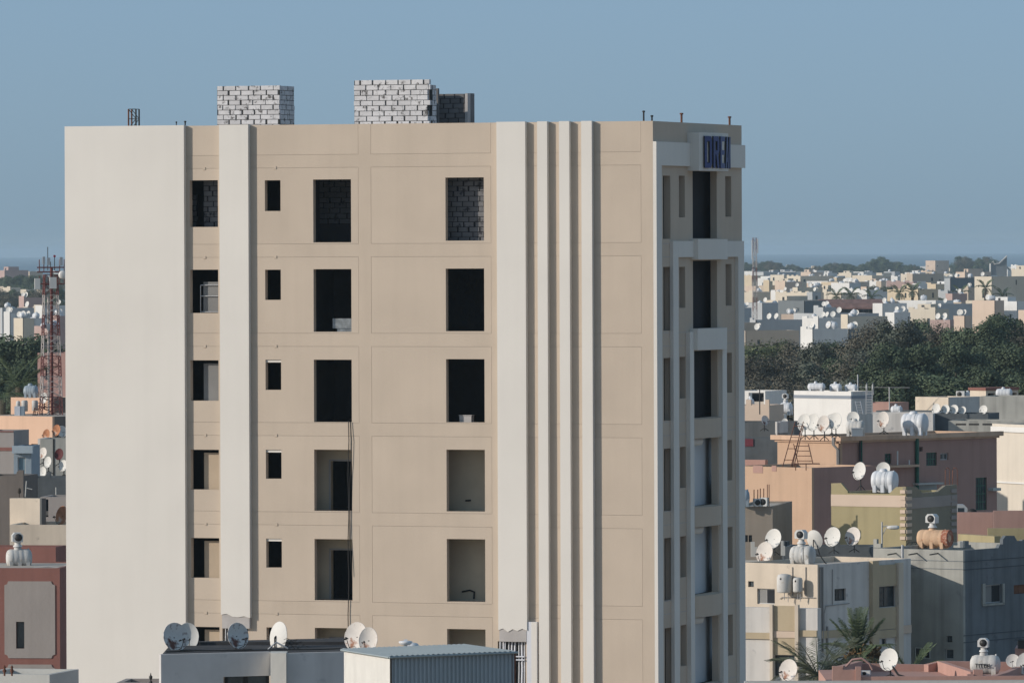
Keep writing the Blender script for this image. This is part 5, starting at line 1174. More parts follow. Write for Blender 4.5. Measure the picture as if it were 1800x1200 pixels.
par(*q(1478, 1171, D+.1), *q(1482, 1176, D+.1), .25)
par(*q(1482, 1176, D+.1), *q(1513, 1176, D+.1), .25); par(*q(1504, 1171, D+.05), *q(1513, 1171, D+.05), .3)
par(*q(1476, 1170, D+.3), *q(1511, 1161, D+9), .22)
par(*q(1511, 1165, D+9), *q(1628, 1167, D+9), .22)
par(*q(1628, 1167, D+8.6), *q(1653, 1161, D+9), .22)
par(*q(1653, 1161, D+9), *q(1800, 1163, D+9), .22)
par(*q(1653, 1161, D+8.8), *q(1712, 1180, D+1.5), .22)
par(*q(1711, 1176, D+.6), *q(1727, 1176, D+.6), .3); par(*q(1700, 1184, D+.5), *q(1711, 1184, D+.5), .3)
par(*q(1731, 1191, D+.2), *q(1766, 1181, D+3.5), .2); par(*q(1766, 1181, D+3.5), *q(1800, 1167, D+8.5), .2)
dish(1370.5, 1400, 1158, 1196, 222, 'rust stained white dish before the low grey white house', M_DISHR, az=36, stand=.3)
dish(1547, 1577, 1139, 1178, 222, 'tall white dish rising over the pink roof before the cream house', M_DISH, az=36, stand=.25)
o = MB().tube([(.15, .2, 0), (.32, .1, -.25), (.5, 0, -.3), (.6, 0, -.5), (.5, 0, -.65), (.65, 0, -.8)], .035).build('dish_bracket', M_BLACK); o.location = P(1562, 1172, 221); tag(o, 'bent dark bracket under the tall white dish', 'bracket')
tk = tank(1702, 1762, 1148, 1187, 224, 'boxy white tank with dark lettering and a square cowl on the pink roof', az=-14, body=M_TANKOLD, cowl=24, legs=4)
# lettering on the tank, a raised flat print
def text_mesh(s, size, m, name):
    cu = bpy.data.curves.new(name, 'FONT'); cu.body = s; cu.size = size; cu.extrude = .004; cu.offset = size*.02
    ob = bpy.data.objects.new(name, cu); COL.objects.link(ob); dg = bpy.context.evaluated_depsgraph_get()
    me = bpy.data.meshes.new_from_object(ob.evaluated_get(dg)); bpy.data.objects.remove(ob); me.materials.clear(); me.materials.append(m); me.name = name; return me
tm = text_mesh('TITEK', .17, M_BLACK, 'lettering')
place('lettering', tm, tk, Matrix.Translation((-.28, -.36, .30)) @ Matrix.Rotation(pi/2, 4, 'X') @ Matrix.Diagonal((1.15, 1, 1, 1)))
dish(1769, 1792, 1149, 1172, 226, 'dish with a dark square patch behind the pink parapet', M_DISH, az=10, stand=.4)
dish(1787, 1822, 1146, 1185, 225, 'white dish cut by the right edge of the picture', M_DISH, az=20, stand=.3)
h16 = house(1850, 1139, 250, 6, 1784, 1860, C_PINKD, 'pink block at the right edge under a dark lantern', wb=2)
e = empty('lantern', P(1795, 1139, 250), 0, 'dark square lantern on the pink block at the right edge', 'lantern'); mb = MB(); mb.box(-.12, .12, -.12, .12, 0, .3); mb.build('body', M_FRAME, e); mb = MB(); mb.lathe([(.26, .3), (.2, .34), (0, .4)], n=4); mb.build('cap', M_FRAME, e)
a = P(1518, 1188, 219); ac_unit(1514, 1530, 1178, 1187, 219.5, 'white air conditioner behind the low pink parapet', az=-10)
o = MB().tube([(0, 0, 0), (.2, 0, .22), (.5, 0, .27), (.75, 0, .1), (.85, 0, -.1)], .04).build('curved_pipe', C_PINKD); o.location = P(1487, 1171, 218.6); tag(o, 'curved pale pipe arching over the pink parapet corner', 'pipe')
# pale ledge very near the camera, along the bottom right edge
h17 = house(1850, 1195.5, 150, 0, 1309, 1860, C_LEDGE, 'pale roof ledge running along the bottom right edge', wb=.35, zbot=12, thick=.05)
# ------------------------------------------------------------------ trees
def leaf_mat(name, col, r=.18):
    m = mat(name, col, rough=.75, var=.45, scale=.35, bump=0, rnd=r, spec=.15)
    return m
M_LEAF = leaf_mat('leaf_dark_green', (.085, .115, .068))
M_LEAF2 = leaf_mat('leaf_grey_green', (.115, .13, .10))
M_LEAF3 = leaf_mat('leaf_olive_brown', (.135, .128, .098))
M_BARK = mat('bark', (.09, .07, .05), scale=2, var=.3)
def crown_mesh(seed, m, n_clump=46, leaves=95, R=4.2, Hc=9.0, ls=.34, droop=.2):
    r = random.Random(seed); b = MB(); vs = []; fs = []
    # clumps fill an uneven crown: several lobes, each a shell of small leaf blades
    cl = []
    for i in range(n_clump):
        t = r.random()**.8; z = Hc*(.12+.88*t); rad = R*(sin(pi*min(1, .12+.85*t))**.6)*(.75+.35*sin(3*t*5+seed))
        a = r.uniform(0, 2*pi); q = rad*sqrt(r.uniform(.15, 1)); cl.append((q*cos(a), q*sin(a), z, r.uniform(.7, 1.5)))
    for cx, cy, cz, cr in cl:
        for j in range(leaves):
            u = r.gauss(0, 1), r.gauss(0, 1), r.gauss(0, 1); l = sqrt(sum(x*x for x in u))+1e-6
            k = cr*r.uniform(.55, 1.08)/l; p = Vector((cx+u[0]*k, cy+u[1]*k, cz+u[2]*k*.8 - droop*r.random()))
            n = (Vector(u)/l + Vector((r.uniform(-.7, .7), r.uniform(-.7, .7), r.uniform(-.4, .9)))).normalized()
            t1 = n.cross(Vector((r.uniform(-1, 1), r.uniform(-1, 1), 1))).normalized(); t2 = n.cross(t1)
            s = ls*r.uniform(.5, 1.1); o = len(vs)
            vs += [p-t1*s*.5, p+t2*s*.32, p+t1*s*.5, p-t2*s*.32]; fs.append((o, o+1, o+2, o+3))
    b.add(vs, fs); return b.mesh('crown', m)
def trunk_mesh(seed, Hc, base):
    r = random.Random(seed); b = MB()
    b.tube([(0, 0, 0), (.1, .05, base*.6), (.0, .1, base+Hc*.3), (.2, 0, base+Hc*.75)], [.32, .26, .18, .05], n=6)
    for i in range(6):
        a = r.uniform(0, 2*pi); z = base*.7+Hc*.1*i; L = r.uniform(1.5, 3)
        b.tube([(0, .05, z), (cos(a)*L*.5, sin(a)*L*.5, z+L*.5), (cos(a)*L, sin(a)*L, z+L*1.2)], [.13, .09, .03], n=5)
    return b.mesh('trunk', M_BARK)
crowns = [crown_mesh(11, M_LEAF, 46, 260), crown_mesh(23, M_LEAF, 44, 260, R=3.6, Hc=11), crown_mesh(37, M_LEAF2, 50, 250, R=4.8, Hc=8.5), crown_mesh(41, M_LEAF3, 40, 190, R=4.5, Hc=7.5, ls=.26), crown_mesh(53, M_LEAF, 52, 240, R=5.2, Hc=9)]
M_LEAF4 = leaf_mat('leaf_light_green', (.11, .135, .07))
crowns.append(crown_mesh(61, M_LEAF4, 40, 200, R=4.8, Hc=7.0, ls=.28))
HCs = [9.9, 11.9, 9.4, 8.3, 9.9, 7.8]
trunks = [trunk_mesh(i, h, 4.0) for i, h in enumerate(HCs)]
def tree(px, ytop, D, k, label, group, sc=1.0, rot=None, cat='tree'):
    top = P(px, ytop, D); full = 4.0 + HCs[k]; s = top.z/full; sx = s*sc
    e = empty('tree', (top.x, top.y, 0), rot if rot is not None else random.uniform(0, 6.28), label, cat, group)
    o = bpy.data.objects.new('crown', crowns[k]); COL.objects.link(o); o.parent = e; o.location = (0, 0, 4.0*s); o.scale = (sx, sx, s)
    o = bpy.data.objects.new('trunk', trunks[k]); COL.objects.link(o); o.parent = e; o.scale = (sx, sx, s)
    return e
ORD = ['first', 'second', 'third', 'fourth', 'fifth', 'sixth', 'seventh', 'eighth', 'ninth', 'tenth', 'eleventh', 'twelfth', 'thirteenth', 'fourteenth', 'fifteenth', 'sixteenth', 'seventeenth', 'eighteenth', 'nineteenth', 'twentieth']
def nth(i): return ORD[i] if i < 20 else '%d%s' % (i+1, {1: 'st', 2: 'nd', 3: 'rd'}.get((i+1) % 10, 'th'))
# the dark grove behind the peach house: back row and front row, left to right
back = [(1312, 597, 5), (1338, 603, 5), (1366, 592, 5), (1392, 604, 3), (1420, 612, 3), (1446, 598, 2), (1470, 600, 4), (1496, 590, 3), (1522, 574, 3), (1548, 560, 3), (1574, 556, 2), (1601, 572, 4), (1616, 560, 1), (1634, 574, 0), (1655, 572, 3), (1682, 582, 0), (1706, 562, 1), (1728, 570, 0), (1736, 556, 1), (1752, 541, 1), (1768, 556, 0), (1784, 548, 1), (1798, 566, 3), (1822, 575, 0)]
front = [(1322, 618, 3), (1352, 626, 3), (1382, 622, 3), (1412, 632, 2), (1440, 625, 3), (1468, 632, 4), (1500, 620, 3), (1530, 606, 2), (1560, 602, 4), (1592, 618, 0), (1622, 600, 0), (1650, 622, 2), (1678, 604, 4), (1704, 614, 0), (1732, 596, 1), (1762, 602, 0), (1790, 612, 4), (1818, 620, 0)]
low = [(1335, 655, 3), (1375, 662, 3), (1415, 665, 3), (1460, 655, 2), (1500, 660, 3), (1540, 655, 4), (1580, 650, 0), (1620, 655, 4), (1660, 650, 0), (1700, 655, 2), (1740, 650, 0), (1780, 655, 4), (1815, 660, 0)]
desc = {0: 'dark green', 1: 'tall narrow dark green', 2: 'grey green', 3: 'thin brownish', 4: 'broad dark green', 5: 'light green'}
for rn, row, D0, scl in (('back', back, 760, 1.0), ('middle', front, 700, 1.05), ('front', low, 650, 1.2)):
    for i, (px, y, k) in enumerate(row):
        tree(px + random.uniform(-4, 4), y + random.uniform(-9, 7), D0 + random.uniform(-18, 18), k, '%s tree, %s from the left in the %s row of the grove' % (desc[k], nth(i), rn), 'trees of the dark grove', sc=scl*random.uniform(.85, 1.15))
# grove at the left edge
for i, (px, y, k) in enumerate(((-6, 586, 0), (12, 592, 4), (34, 596, 1), (50, 586, 0), (62, 600, 2), (84, 598, 3), (100, 608, 3), (112, 604, 0))):
    tree(px, y, 640+i % 3*14, k, '%s tree, %s from the left behind the lattice mast' % (desc[k], nth(i)), 'trees behind the mast', sc=1.0)
for i, (px, y, k) in enumerate(((2, 640, 4), (26, 632, 0), (52, 636, 4))):
    tree(px, y, 590, k, '%s low tree, %s from the left before the left edge grove' % (desc[k], nth(i)), 'trees behind the mast', sc=1.1)

# ------------------------------------------------------------------ palms
M_FROND = leaf_mat('palm_green', (.11, .15, .085)); M_FRONDP = leaf_mat('palm_pale', (.15, .17, .12)); M_DATE = mat('date_stalk_brown', (.17, .11, .05), var=.3, scale=6)
def frond_mesh(L, m, droop, seed, nl=40):
    r = random.Random(seed); b = MB(); pts = []
    for i in range(9):
        t = i/8; pts.append(Vector((L*t*(1-.12*t*droop), 0, L*(.75*t - droop*t*t*.75))))
    b.tube(pts, [.035*(1-.8*i/8) for i in range(9)], n=4, cap=False, smooth=False)
    for j in range(nl):
        t = .14+.86*j/nl; i = min(7, int(t*8)); p = pts[i].lerp(pts[i+1], t*8-i); d = (pts[i+1]-pts[i]).normalized()
        ll = L*.26*sin(pi*min(1, .2+t*.78))**.7
        for sgn in (-1, 1):
            s = Vector((0, sgn, 0)); tip = p + (d*.75 + s*.75 + Vector((0, 0, r.uniform(-.35, .05))))*ll*.8
            w = d*(.026 if nl > 20 else .16); mid = p.lerp(tip, .5) + Vector((0, 0, .03*ll))
            b.add([p-w*.5, p+w*.5, mid+w*.7, tip, mid-w*.7], [(0, 1, 2, 3, 4)])
    return b.mesh('frond', m)
fronds = {}
def palm(px, ycrown, D, L, label, n=20, detail=True, up=1.0, dates=False, mm=None, cat='palm tree', trunk_r=.2):
    c = P(px, ycrown, D); e = empty('palm_tree', (c.x, c.y, 0), 0, label, cat, 'palm trees')
    r = random.Random(int(px*7+ycrown)); mb = MB(); k = 10
    for i in range(k):
        z0, z1 = c.z*i/k, c.z*(i+1)/k; mb.tube([(0, 0, z0), (0, 0, z1)], [trunk_r, trunk_r*1.25], n=9, smooth=False)
    mb.build('trunk', M_BARK, e)
    for i in range(n):
        dr = ([.35, .6, .9, 1.25] if up < 1.3 else [.12, .25, .6, 1.0])[i % 4] if detail else [.6, 1.1][i % 2]; m = mm or (M_FRONDP if i % 4 == 3 else M_FROND)
        key = (round(L, 1), dr, m.name, detail)
        if key not in fronds: fronds[key] = frond_mesh(L, m, dr, int(dr*10), 27 if detail else 12)
        tiltz = {0: 1.1, 1: .75, 2: .35, 3: -.05}[i % 4]*up
        M = Matrix.Translation((0, 0, c.z)) @ Matrix.Rotation(i*2.39996+r.uniform(-.2, .2), 4, 'Z') @ Matrix.Rotation(-(tiltz-.55)*.8, 4, 'Y')
        place('frond', fronds[key], e, M)
    if dates:
        for i in range(9):
            mb = MB(); a = r.uniform(0, 6.28); q_ = r.uniform(.4, .95)
            for j in range(34):
                p = Vector((q_*cos(a)+r.gauss(0, .16), .35*sin(a)-.3+r.gauss(0, .13), c.z-.05+r.gauss(0, .2))); mb.tube([p, p+Vector((r.uniform(-.2, .2), r.uniform(-.2, .2), r.uniform(-.1, .3)))], .03, n=4)
            mb.build('date_stalk', M_DATE, e)
    return e
palm(1508, 1150, 290, 1.75, 'upright palm with brown date stalks before the cream house', n=40, up=1.35, dates=True)
palm(1438, 1188, 286, 2.4, 'spreading grey green palm left of the upright palm with date stalks', n=34, up=.7, mm=M_FRONDP)
palm(1600, 1190, 288, 1.7, 'small palm low between the cream house and the grey house', n=18)
palm(1492, 1196, 288, 1.8, 'short dark palm tucked under the upright palm', n=18)
palm(33, 680, 455, 3.0, 'green palm behind the roof tank left of the mast', n=22)
palm(4, 700, 450, 3.0, 'palm cut by the left edge below the grove', n=20)

# ------------------------------------------------------------------ far houses
FP = {'cream': (.58, .52, .42), 'white': (.64, .64, .62), 'beige': (.46, .39, .31), 'peach': (.56, .45, .36), 'pale grey': (.40, .42, .43), 'brown': (.32, .26, .23), 'rose': (.42, .31, .28), 'dark grey': (.16, .18, .19), 'sand': (.55, .46, .33)}
FM = {k: mat('far_paint_' + k.replace(' ', '_'), v, var=.08, scale=.25, streak=.06, bump=0) for k, v in FP.items()}
SEEN = {}
far_tank = None
def far_house(xl, xc, xr, yt, D, colour, label=None, al=45, wins=3, topn=2, group='far houses', rnd=random, hb=None, extra=True):
    fr = Frame(xc, yt, D, radians(al)); h = fr.top
    if h < 2.5: h = 2.5
    wa = max(1.5, -fr.A(xl, yt).x); wb = max(1.5, min(30, fr.B(xr, yt).y)); fr.wa, fr.wb, fr.h = wa, wb, h
    wa = min(wa, 34)
    e = empty('house', fr.o, -fr.a, label, 'house', group); fr.e = e
    m = FM[colour]; t = .25
    holesA, holesB = [], []
    nfl = max(1, int(h/3.3))
    for f in range(nfl):
        for (W_, hs, sg) in ((wa, holesA, -1), (wb, holesB, 1)):
            n = int(W_/3.2)
            for i in range(n):
                if rnd.random() < .38:
                    c = (i+.5)*W_/n; ww = rnd.choice((.5, .7, 1.0)); z = f*3.3+1.2 + (h-nfl*3.3)*.5
                    if z+1.3 > h-.8: continue
                    hs.append((sg*c-ww/2, sg*c+ww/2, z, z+rnd.choice((.7, 1.3))))
    MB().wall(lambda u, d, z: (u, d, z), (-wa, 0), (0, h), holesA, 0, t).build('wall', m, e)
    MB().wall(lambda u, d, z: (-d, u, z), (0.002, wb), (0, h-.01), holesB, 0, t).build('wall', m, e)
    mb = MB(); mb.box(-wa, -wa+t, t, wb, 0, h-.02); mb.box(-wa+t+.01, -t-.01, wb-t, wb-.01, 0, h-.03); mb.box(-wa+t, -t, t, wb-t, h-1.0, h-.8); mb.build('roof', m, e)
    for hs, mp in ((holesA, lambda u, d, z: (u, d, z)), (holesB, lambda u, d, z: (-d, u, z))):
        for u0, u1, z0, z1 in hs:
            p, q = mp(u0, t-.05, z0), mp(u1, t, z1); mb = MB(); mb.box(min(p[0], q[0]), max(p[0], q[0]), min(p[1], q[1]), max(p[1], q[1]), z0, z1); mb.build('window', M_WIN, e)
    if extra:
        # roof room
        if rnd.random() < .4 and wa > 5 and wb > 4:
            a = rnd.uniform(2.2, wa*.5); b2 = rnd.uniform(2.2, wb*.6); x0 = -rnd.uniform(a+.3, wa-.3); y0 = rnd.uniform(.3, max(.35, wb-b2-.4)); hh = rnd.uniform(.7, 1.5)
            mb = MB(); mb.box(x0, x0+a, y0, y0+b2, h-.8, h+hh); mb.build('roof_room', m, e)
            mb = MB(); mb.box(x0+a*.3, x0+a*.3+.7, y0-.03, y0-.001, h-.7, h+min(hh-.2, .9)); mb.build('door', M_FRAME, e)
        if rnd.random() < .35:
            n = int(wa/1.3)
            for i in range(0, n, 2): mb = MB(); mb.box(-wa+wa*i/n+.02, -wa+wa*(i+1)/n-.02, .001, t-.002, h, h+.35); mb.build('merlon', m, e)
    return fr
tk_proto = {}
def far_tank_at(fr, D, idx, rnd):
    r = rnd.uniform(.42, .6); L = rnd.uniform(1.1, 1.9)
    key = (round(r, 1), round(L, 1))
    if key not in tk_proto:
        r_, L_ = key
        b = MB(); b.lathe([(0, -L_/2), (r_*.8, -L_/2+.08), (r_, -L_/2+.25), (r_, L_/2-.25), (r_*.8, L_/2-.08), (0, L_/2)], (0, 0, r_+.15), 'x', 12)
        b2 = MB(); b2.lathe([(r_*.35, 0), (r_*.35, .12), (0, .15)], (0, 0, 2*r_+.12), 'z', 8)
        b3 = MB(); b3.box(-L_*.35, -L_*.2, -r_*.7, r_*.7, 0, .5); b4 = MB(); b4.box(L_*.2, L_*.35, -r_*.7, r_*.7, 0, .5)
        tk_proto[key] = (b.mesh('tank_body', M_TANKW), b2.mesh('lid', M_TANKW), b3.mesh('leg', M_TANKW), b4.mesh('leg', M_TANKW))
    x, y = -rnd.uniform(1, max(1.2, fr.wa-1)), rnd.uniform(.8, max(.9, fr.wb-.8))
    wv = fr.o + fr.ux*x + fr.uy*y; e = empty('water_tank', (wv.x, wv.y, fr.h-.8 if rnd.random() < .5 else fr.h-.25), rnd.uniform(0, 3.1), None, 'water tank', 'water tanks on the far roofs')
    for nm, me in zip(('tank_body', 'lid', 'leg', 'leg'), tk_proto[key]): place(nm, me, e, Matrix.Identity(4))
    return e
# houses one can pick out, named (left, corner, right, top, distance, colour, description)
named = [
 # right side, nearer rows first
 (1322, 1330, 1377, 532, 1500, 'beige', 'long brownish beige house with a small sunlit end right beside the tower', 60),
 (1290, 1300, 1321, 541, 1420, 'pale grey', 'plain pale grey wall cut by the tower edge at the far right of it', 30),
 (1318, 1328, 1412, 562, 1250, 'pale grey', 'wide low pale grey roof terrace just above the treetops beside the tower', 70),
 (1290, 1310, 1405, 581, 1150, 'beige', 'broad mauve beige wall directly above the leftmost grove trees', 75),
 (1372, 1401, 1408, 552, 1350, 'peach', 'pale peach roof screen left of the bright white block', 20),
 (1410, 1438, 1491, 559, 1200, 'white', 'bright white block with a shaded pale side above the grove', 50),
 (1407, 1428, 1490, 578, 1100, 'white', 'lower white block below the bright white one', 60),
 (1490, 1491, 1510, 578, 1110, 'dark grey', 'dark teal wall right of the lower white block', 70),
 (1393, 1402, 1446, 505, 1750, 'cream', 'cream and grey house with a tall dark window slot', 55),
 (1418, 1428, 1443, 513, 1650, 'pale grey', 'grey house front with pale side standing before the cream one', 40),
 (1355, 1378, 1394, 512, 1800, 'white', 'white house with blue white upper parts behind the red mast', 50),
 (1461, 1493, 1513, 497, 1900, 'white', 'large sunlit white house in the middle of the far town', 45),
 (1383, 1407, 1465, 485, 2500, 'cream', 'long cream roofed house behind the white one', 55),
 (1342, 1352, 1358, 494, 2100, 'sand', 'sandy yellow house near the red mast', 40),
 (1362, 1380, 1410, 495, 2150, 'peach', 'peach house with a dark roof behind the red mast', 50),
 (1354, 1378, 1388, 483, 2700, 'cream', 'cream house just behind the peach house', 50),
 (1325, 1342, 1400, 478, 3000, 'pale grey', 'wide pale house under the distant tree line', 60),
 (1498, 1533, 1557, 484, 2500, 'cream', 'cream and grey house with a long shaded side left of centre right', 45),
 (1512, 1523, 1545, 504, 2000, 'peach', 'small peach house partly hidden by round trees', 50),
 (1540, 1549, 1562, 494, 2300, 'beige', 'beige gable wall behind the round trees', 50),
 (1534, 1551, 1594, 533, 1450, 'white', 'white house with a long pale grey shaded side above the grove centre', 50),
 (1597, 1644, 1668, 543, 1350, 'cream', 'wide cream house with a grey side and round window', 40),
 (1628, 1644, 1709, 534, 1400, 'pale grey', 'pale grey house with dark square window left of the tall peach block', 60),
 (1635, 1670, 1674, 562, 1200, 'rose', 'dusky rose low wall before the wide cream house', 30),
 (1676, 1695, 1708, 555, 1230, 'peach', 'pale peach block touching the tall peach block', 45),
 (1709, 1748, 1765, 528, 1300, 'peach', 'tall plain peach block rising above the grove at the right', 45),
 (1713, 1743, 1830, 486, 1750, 'cream', 'long cream house with green windows at the right edge', 50),
 (1670, 1671, 1713, 488, 1950, 'dark grey', 'blue grey dark wall left of the long cream house', 70),
 (1660, 1670, 1682, 489, 1950, 'pale grey', 'pale grey house end with one window beside the dark wall', 40),
 (1558, 1606, 1612, 495, 2100, 'rose', 'wide rose grey wall in the centre of the right town', 20),
 (1587, 1608, 1622, 508, 1850, 'cream', 'cream stepped house front above the centre palms', 50),
 (1594, 1604, 1659, 481, 2500, 'beige', 'long taupe house with tall windows in the right centre', 60),
 (1604, 1614, 1630, 498, 2000, 'white', 'small white house with water tank in the right centre', 45),
 (1628, 1645, 1672, 499, 2050, 'sand', 'sandy low house with red tile shade in the right centre', 45),
 (1680, 1696, 1742, 478, 2700, 'peach', 'peach house with merlons under the far tree line', 50),
 (1777, 1790, 1830, 466, 3400, 'white', 'white house at the right edge under the horizon', 50),
 (1778, 1830, 1850, 473, 2600, 'cream', 'cream house at the right edge above the long one', 45),
 (1627, 1644, 1668, 458, 4200, 'peach', 'distant pinkish house standing against the sea', 45),
 (1694, 1702, 1713, 505, 1800, 'beige', 'small beige house with an arched window and tank', 45),
 (1662, 1674, 1700, 516, 1650, 'rose', 'low rose brown house before the dark wall', 50),
 (1790, 1830, 1850, 545, 1280, 'peach', 'peach wall at the right edge behind the treetops', 45),
 (1430, 1447, 1470, 540, 1300, 'pale grey', 'pale roof parapet right of the bright white block', 60),
 (1446, 1462, 1550, 535, 1500, 'beige', 'long low brown roofed shop row in the middle distance', 70),
 (1320, 1334, 1350, 513, 1900, 'pale grey', 'small pale grey house left of the white one by the mast', 45),
 (1478, 1490, 1560, 556, 1160, 'cream', 'low cream roof with small dishes between the white block and the grove', 60),
 (1556, 1572, 1600, 549, 1250, 'white', 'low white roof edge above the grove centre', 55),
 (1395, 1440, 1545, 551, 1330, 'pale grey', 'wide pale roof before the brown roofed shop row', 70),
 # left of the tower
 (2, 4, 60, 541, 1250, 'pale grey', 'blue grey house with a cream roof wall at the left edge', 70),
 (24, 40, 60, 559, 1150, 'cream', 'cream block with dishes before the grove at the left', 50),
 (40, 60, 78, 559, 1180, 'white', 'white block between the cream block and the mast', 50),
 (33, 42, 76, 523, 1500, 'rose', 'dusky pink house with crenels behind the mast', 55),
 (62, 76, 118, 537, 1350, 'white', 'white and grey house crossing behind the lattice mast', 50),
 (8, 17, 26, 551, 1220, 'white', 'narrow white house end below the cream roof wall', 40),
 (95, 101, 120, 555, 1250, 'rose', 'rose coloured house between mast and tower', 50),
 (-10, 8, 50, 475, 2900, 'rose', 'distant pinkish house at the left edge under the sea', 50),
 (40, 52, 75, 477, 3100, 'beige', 'distant beige house left of the mast under the sea', 50),
 (60, 84, 118, 577, 1050, 'rose', 'low rose wall at the foot of the mast near the tower', 50),
]
DISHED = []
for (xl, xc, xr, yt, D, colr, lab, al) in named:
    rr = random.Random(int(xl*13+yt)); fr = far_house(xl, xc, xr, yt, D, colr, lab, al, rnd=rr)
    if D < 2000: DISHED.append((fr, D, lab))
    for i in range(rr.randint(0, 2)):
        t_ = far_tank_at(fr, D, i, rr); t_['label'] = ' '.join((('small white tank on the ' if i == 0 else 'second small tank on the ') + lab).split()[:15])
# the fill of small houses between them: five bands, each house told by its place in its band
cols_ = ['cream', 'white', 'white', 'cream', 'beige', 'pale grey', 'peach', 'sand', 'rose', 'brown', 'dark grey']
bands = [('nearest', 1500, 13, 530, 1690), ('second', 1850, 16, 510, 1790), ('third', 2300, 20, 497, 1800), ('fourth', 2900, 24, 485, 1800), ('fifth', 3600, 26, 475, 1800), ('farthest', 4600, 26, 467, 1800)]
NL = []
for bn, D, n, yt, xe in bands:
    for i in range(n):
        rr = random.Random(n*100+i*7+int(D)); px = 1316 + (1815-1316)*(i+rr.uniform(.2, .8))/n
        w = rr.uniform(7, 14)*12000/D; d_ = D*rr.uniform(.93, 1.08); y = yt + rr.uniform(-3, 6) + (3 if D > 3000 else 0)
        colr = rr.choice(cols_[:8] if rr.random() < .88 else cols_); sp = rr.uniform(.3, .7)
        lab = '%s flat roofed house, %s from left, %s band of the right hand town' % (colr, nth(i), bn)
        fr = far_house(px-w*sp, px, px+w*(1-sp), y, d_, colr, lab, rr.choice((40, 45, 52)), rnd=rr)
        if rr.random() < .6:
            t_ = far_tank_at(fr, D, 0, rr); t_['label'] = 'tiny white tank on the %s house of the %s right hand band' % (nth(i), bn)
for bn, D, n, yt in (('nearer', 1500, 4, 545), ('middle', 2300, 4, 505), ('farthest', 3600, 4, 482)):
    for i in range(n):
        rr = random.Random(n*31+i*5+D); px = 4 + 112*(i+.5)/n; w = rr.uniform(6, 9)*12000/D; colr = rr.choice(cols_[:7])
        fr = far_house(px-w*.5, px, px+w*.5, yt+rr.uniform(-3, 5), D*rr.uniform(.95, 1.05), colr, '%s house, %s from the left in the %s band left of the tower' % (colr, nth(i), bn), 45, rnd=rr)
# dishes on the far roofs, seen as small white ovals
mdish = dish_meshes(M_DISH)
for i, (fr, D, lab) in enumerate(DISHED):
    rr = random.Random(i+90); nn = rr.randint(1, 3)
    for j in range(nn):
        x, y = -rr.uniform(.5, max(.6, min(fr.wa, 9)-.5)), rr.uniform(.5, max(.6, min(fr.wb, 6)-.5)); wv = fr.o + fr.ux*x + fr.uy*y
        e = empty('satellite_dish', (wv.x, wv.y, fr.h-.8), 0, ' '.join((('tiny white dish on the ', 'second tiny dish on the ', 'third tiny dish on the ')[j] + lab).split()[:15]), 'satellite dish', 'dishes on the far roofs')
        s = rr.uniform(.9, 1.2)
        place('reflector', mdish[0], e, Matrix.Translation((0, 0, 1.45)) @ Matrix.Rotation(radians(rr.uniform(-50, -20)), 4, 'Z') @ Matrix.Rotation(radians(-16), 4, 'X') @ Matrix.Scale(s, 4))
        mb = MB(); mb.tube([(0, .1, 0), (0, .1, 1.35)], .05, n=5); mb.build('stand', M_GALV, e)
# long red tiled canopy of the shop row
a = P(1440, 536, 1480); b = P(1552, 536, 1480); e = empty('market_canopy', (a.x, a.y, 0), 0, 'long low red brown canopy over a dark shop front in the middle distance', 'canopy')
zt = a.z; mb = MB(); W_ = b.x-a.x; mb.prism([(-2, zt-.6), (0, zt+.3), (4, zt+1.2), (4, zt+.9), (0, zt), (-2, zt-.9)], 0, 0, W_); mb.build('roof', mat('red_tile', (.22, .13, .11), var=.4, scale=.8), e)
for i in range(14): mb = MB(); mb.box(W_*i/13-.1, W_*i/13+.1, -1.8, -1.6, 0, zt-.85); mb.build('post', M_FRAME, e)
mb = MB(); mb.box(0, W_, 3, 3.2, 0, zt-.1); mb.build('shop_front', M_DARK, e)
# far red mast
c = P(1327, 540, 1350)
fm, Hf, Wf = mast(1323, 1331, 418, 545, 1350, 0.0, 'tall thin red and white mast rising from the far town beside the tower', 22, 9, wtop=.75)
for k, (dx, y0, y1) in enumerate(((-.9, 422, 456), (.6, 420, 445), (-.2, 425, 450))):
    mb = MB(); z1_, z0_ = P(1327, y0, 1350).z, P(1327, y1, 1350).z; mb.box(dx*.75-.11, dx*.75+.11, -.75, -.6, z0_, z1_); mb.build('antenna_panel', M_PANELW, fm)

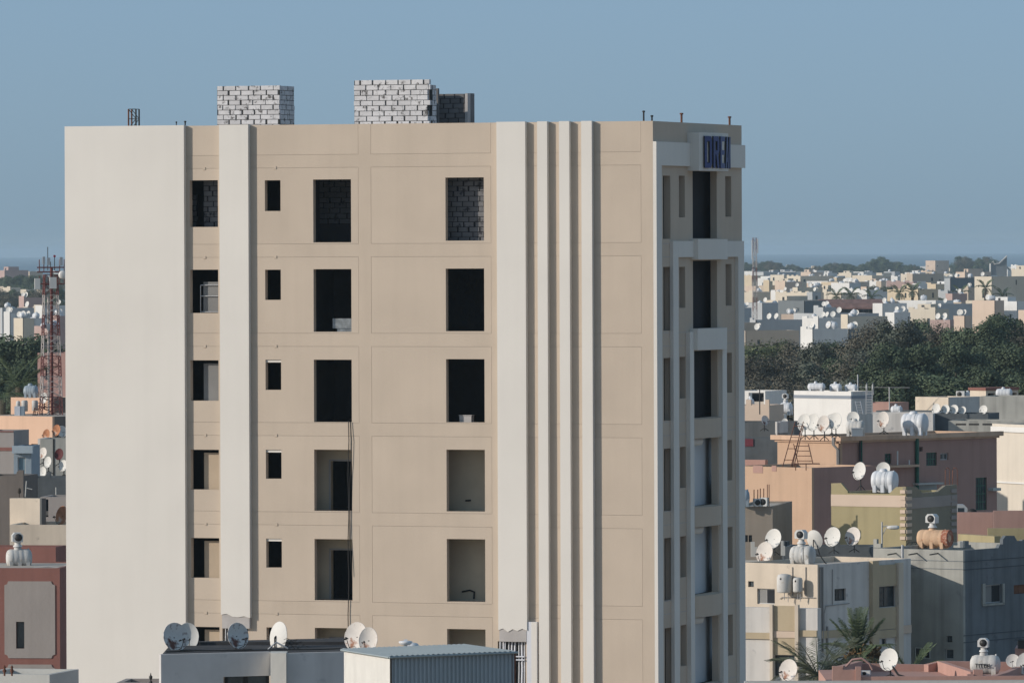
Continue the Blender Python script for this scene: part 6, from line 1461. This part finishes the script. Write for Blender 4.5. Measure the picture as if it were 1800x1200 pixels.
# ------------------------------------------------------------------ far tree lines
ft = [('distant coastal line right of the tower', 4300, [(1312, 459), (1326, 457), (1342, 458), (1356, 457), (1368, 460), (1380, 467), (1392, 463), (1403, 466), (1420, 470), (1432, 466), (1446, 465), (1457, 462), (1468, 460), (1480, 461), (1492, 462), (1503, 466), (1515, 462), (1526, 458), (1537, 453), (1549, 450), (1560, 457), (1574, 458), (1590, 464), (1602, 463), (1612, 466), (1622, 470), (1672, 464), (1684, 448), (1696, 449), (1708, 458), (1720, 451), (1733, 449), (1744, 456), (1756, 461), (1768, 470)]),
      ('middle tree belt of the far right town', 1900, [(1538, 499), (1550, 506), (1560, 512), (1524, 515), (1573, 520), (1590, 517), (1604, 521), (1618, 519), (1632, 524), (1648, 528), (1455, 518), (1470, 521), (1486, 524), (1500, 520), (1514, 524), (1322, 519), (1336, 522), (1700, 514), (1716, 511), (1726, 508), (1738, 513), (1752, 518), (1768, 516), (1782, 518), (1796, 517)]),
      ('distant tree belt left of the tower', 2600, [(2, 485), (14, 482), (27, 484), (40, 480), (54, 483), (68, 481), (80, 484), (94, 480), (106, 482), (116, 484)]),
      ('middle tree belt left of the tower', 1800, [(-2, 503), (10, 508), (22, 505), (34, 510), (52, 506), (70, 504), (88, 508), (104, 503)])]
for nm, D0, pts in ft:
    pts = pts + ([(x+random.uniform(4, 9), y+random.uniform(0, 5)) for x, y in pts] if D0 > 4000 else [])
    if D0 == 1900: pts += [(1345, 526), (1358, 528), (1650, 519), (1664, 523), (1480, 506), (1566, 500), (1440, 524), (1580, 528), (1596, 530), (1612, 528)]
    for i, (px, y) in enumerate(sorted(pts)):
        k = random.choice((0, 2, 1, 1, 3)); tree(px, y, D0*random.uniform(.97, 1.03), k, '%s tree, %s from left, %s' % ({0: 'dark round', 1: 'narrow', 2: 'greyish', 3: 'thin'}[k], nth(i), nm), 'far trees', sc=random.uniform(.9, 1.4))
for i, (px, y) in enumerate(((1470, 521), (1495, 520), (1532, 524), (1580, 516), (1604, 512), (1688, 516), (1732, 507), (1762, 521))):
    palm(px, y, 1700, 3.4, 'small far palm, %s from the left in the far right town' % nth(i), n=22, detail=False, trunk_r=.3)
# tall far building frame with a slanting roof near the right edge
a = P(1742, 470, 3200); b = P(1770, 456, 3200); e = empty('stadium_frame', (a.x, a.y, 0), 0, 'dark slant roofed frame with a pale edge near the right end of the horizon', 'structure')
W_ = b.x-a.x; mb = MB(); mb.prism([(0, 0), (W_, 0), (W_, b.z+1), (W_*.5, a.z+1.5), (0, a.z+2)], 1, 0, 12); mb.build('wall', FM['dark grey'], e)
mb = MB(); mb.tube([(-.4, -.5, 0), (-.4, -.5, a.z+1.6), (W_*.15, -.5, a.z+3), (W_*.2, -.5, a.z+1.6), (W_*.5, -.5, a.z+1.8), (W_, -.5, b.z+1.6)], .35, n=5); mb.build('pale_edge', C_LEDGE, e)
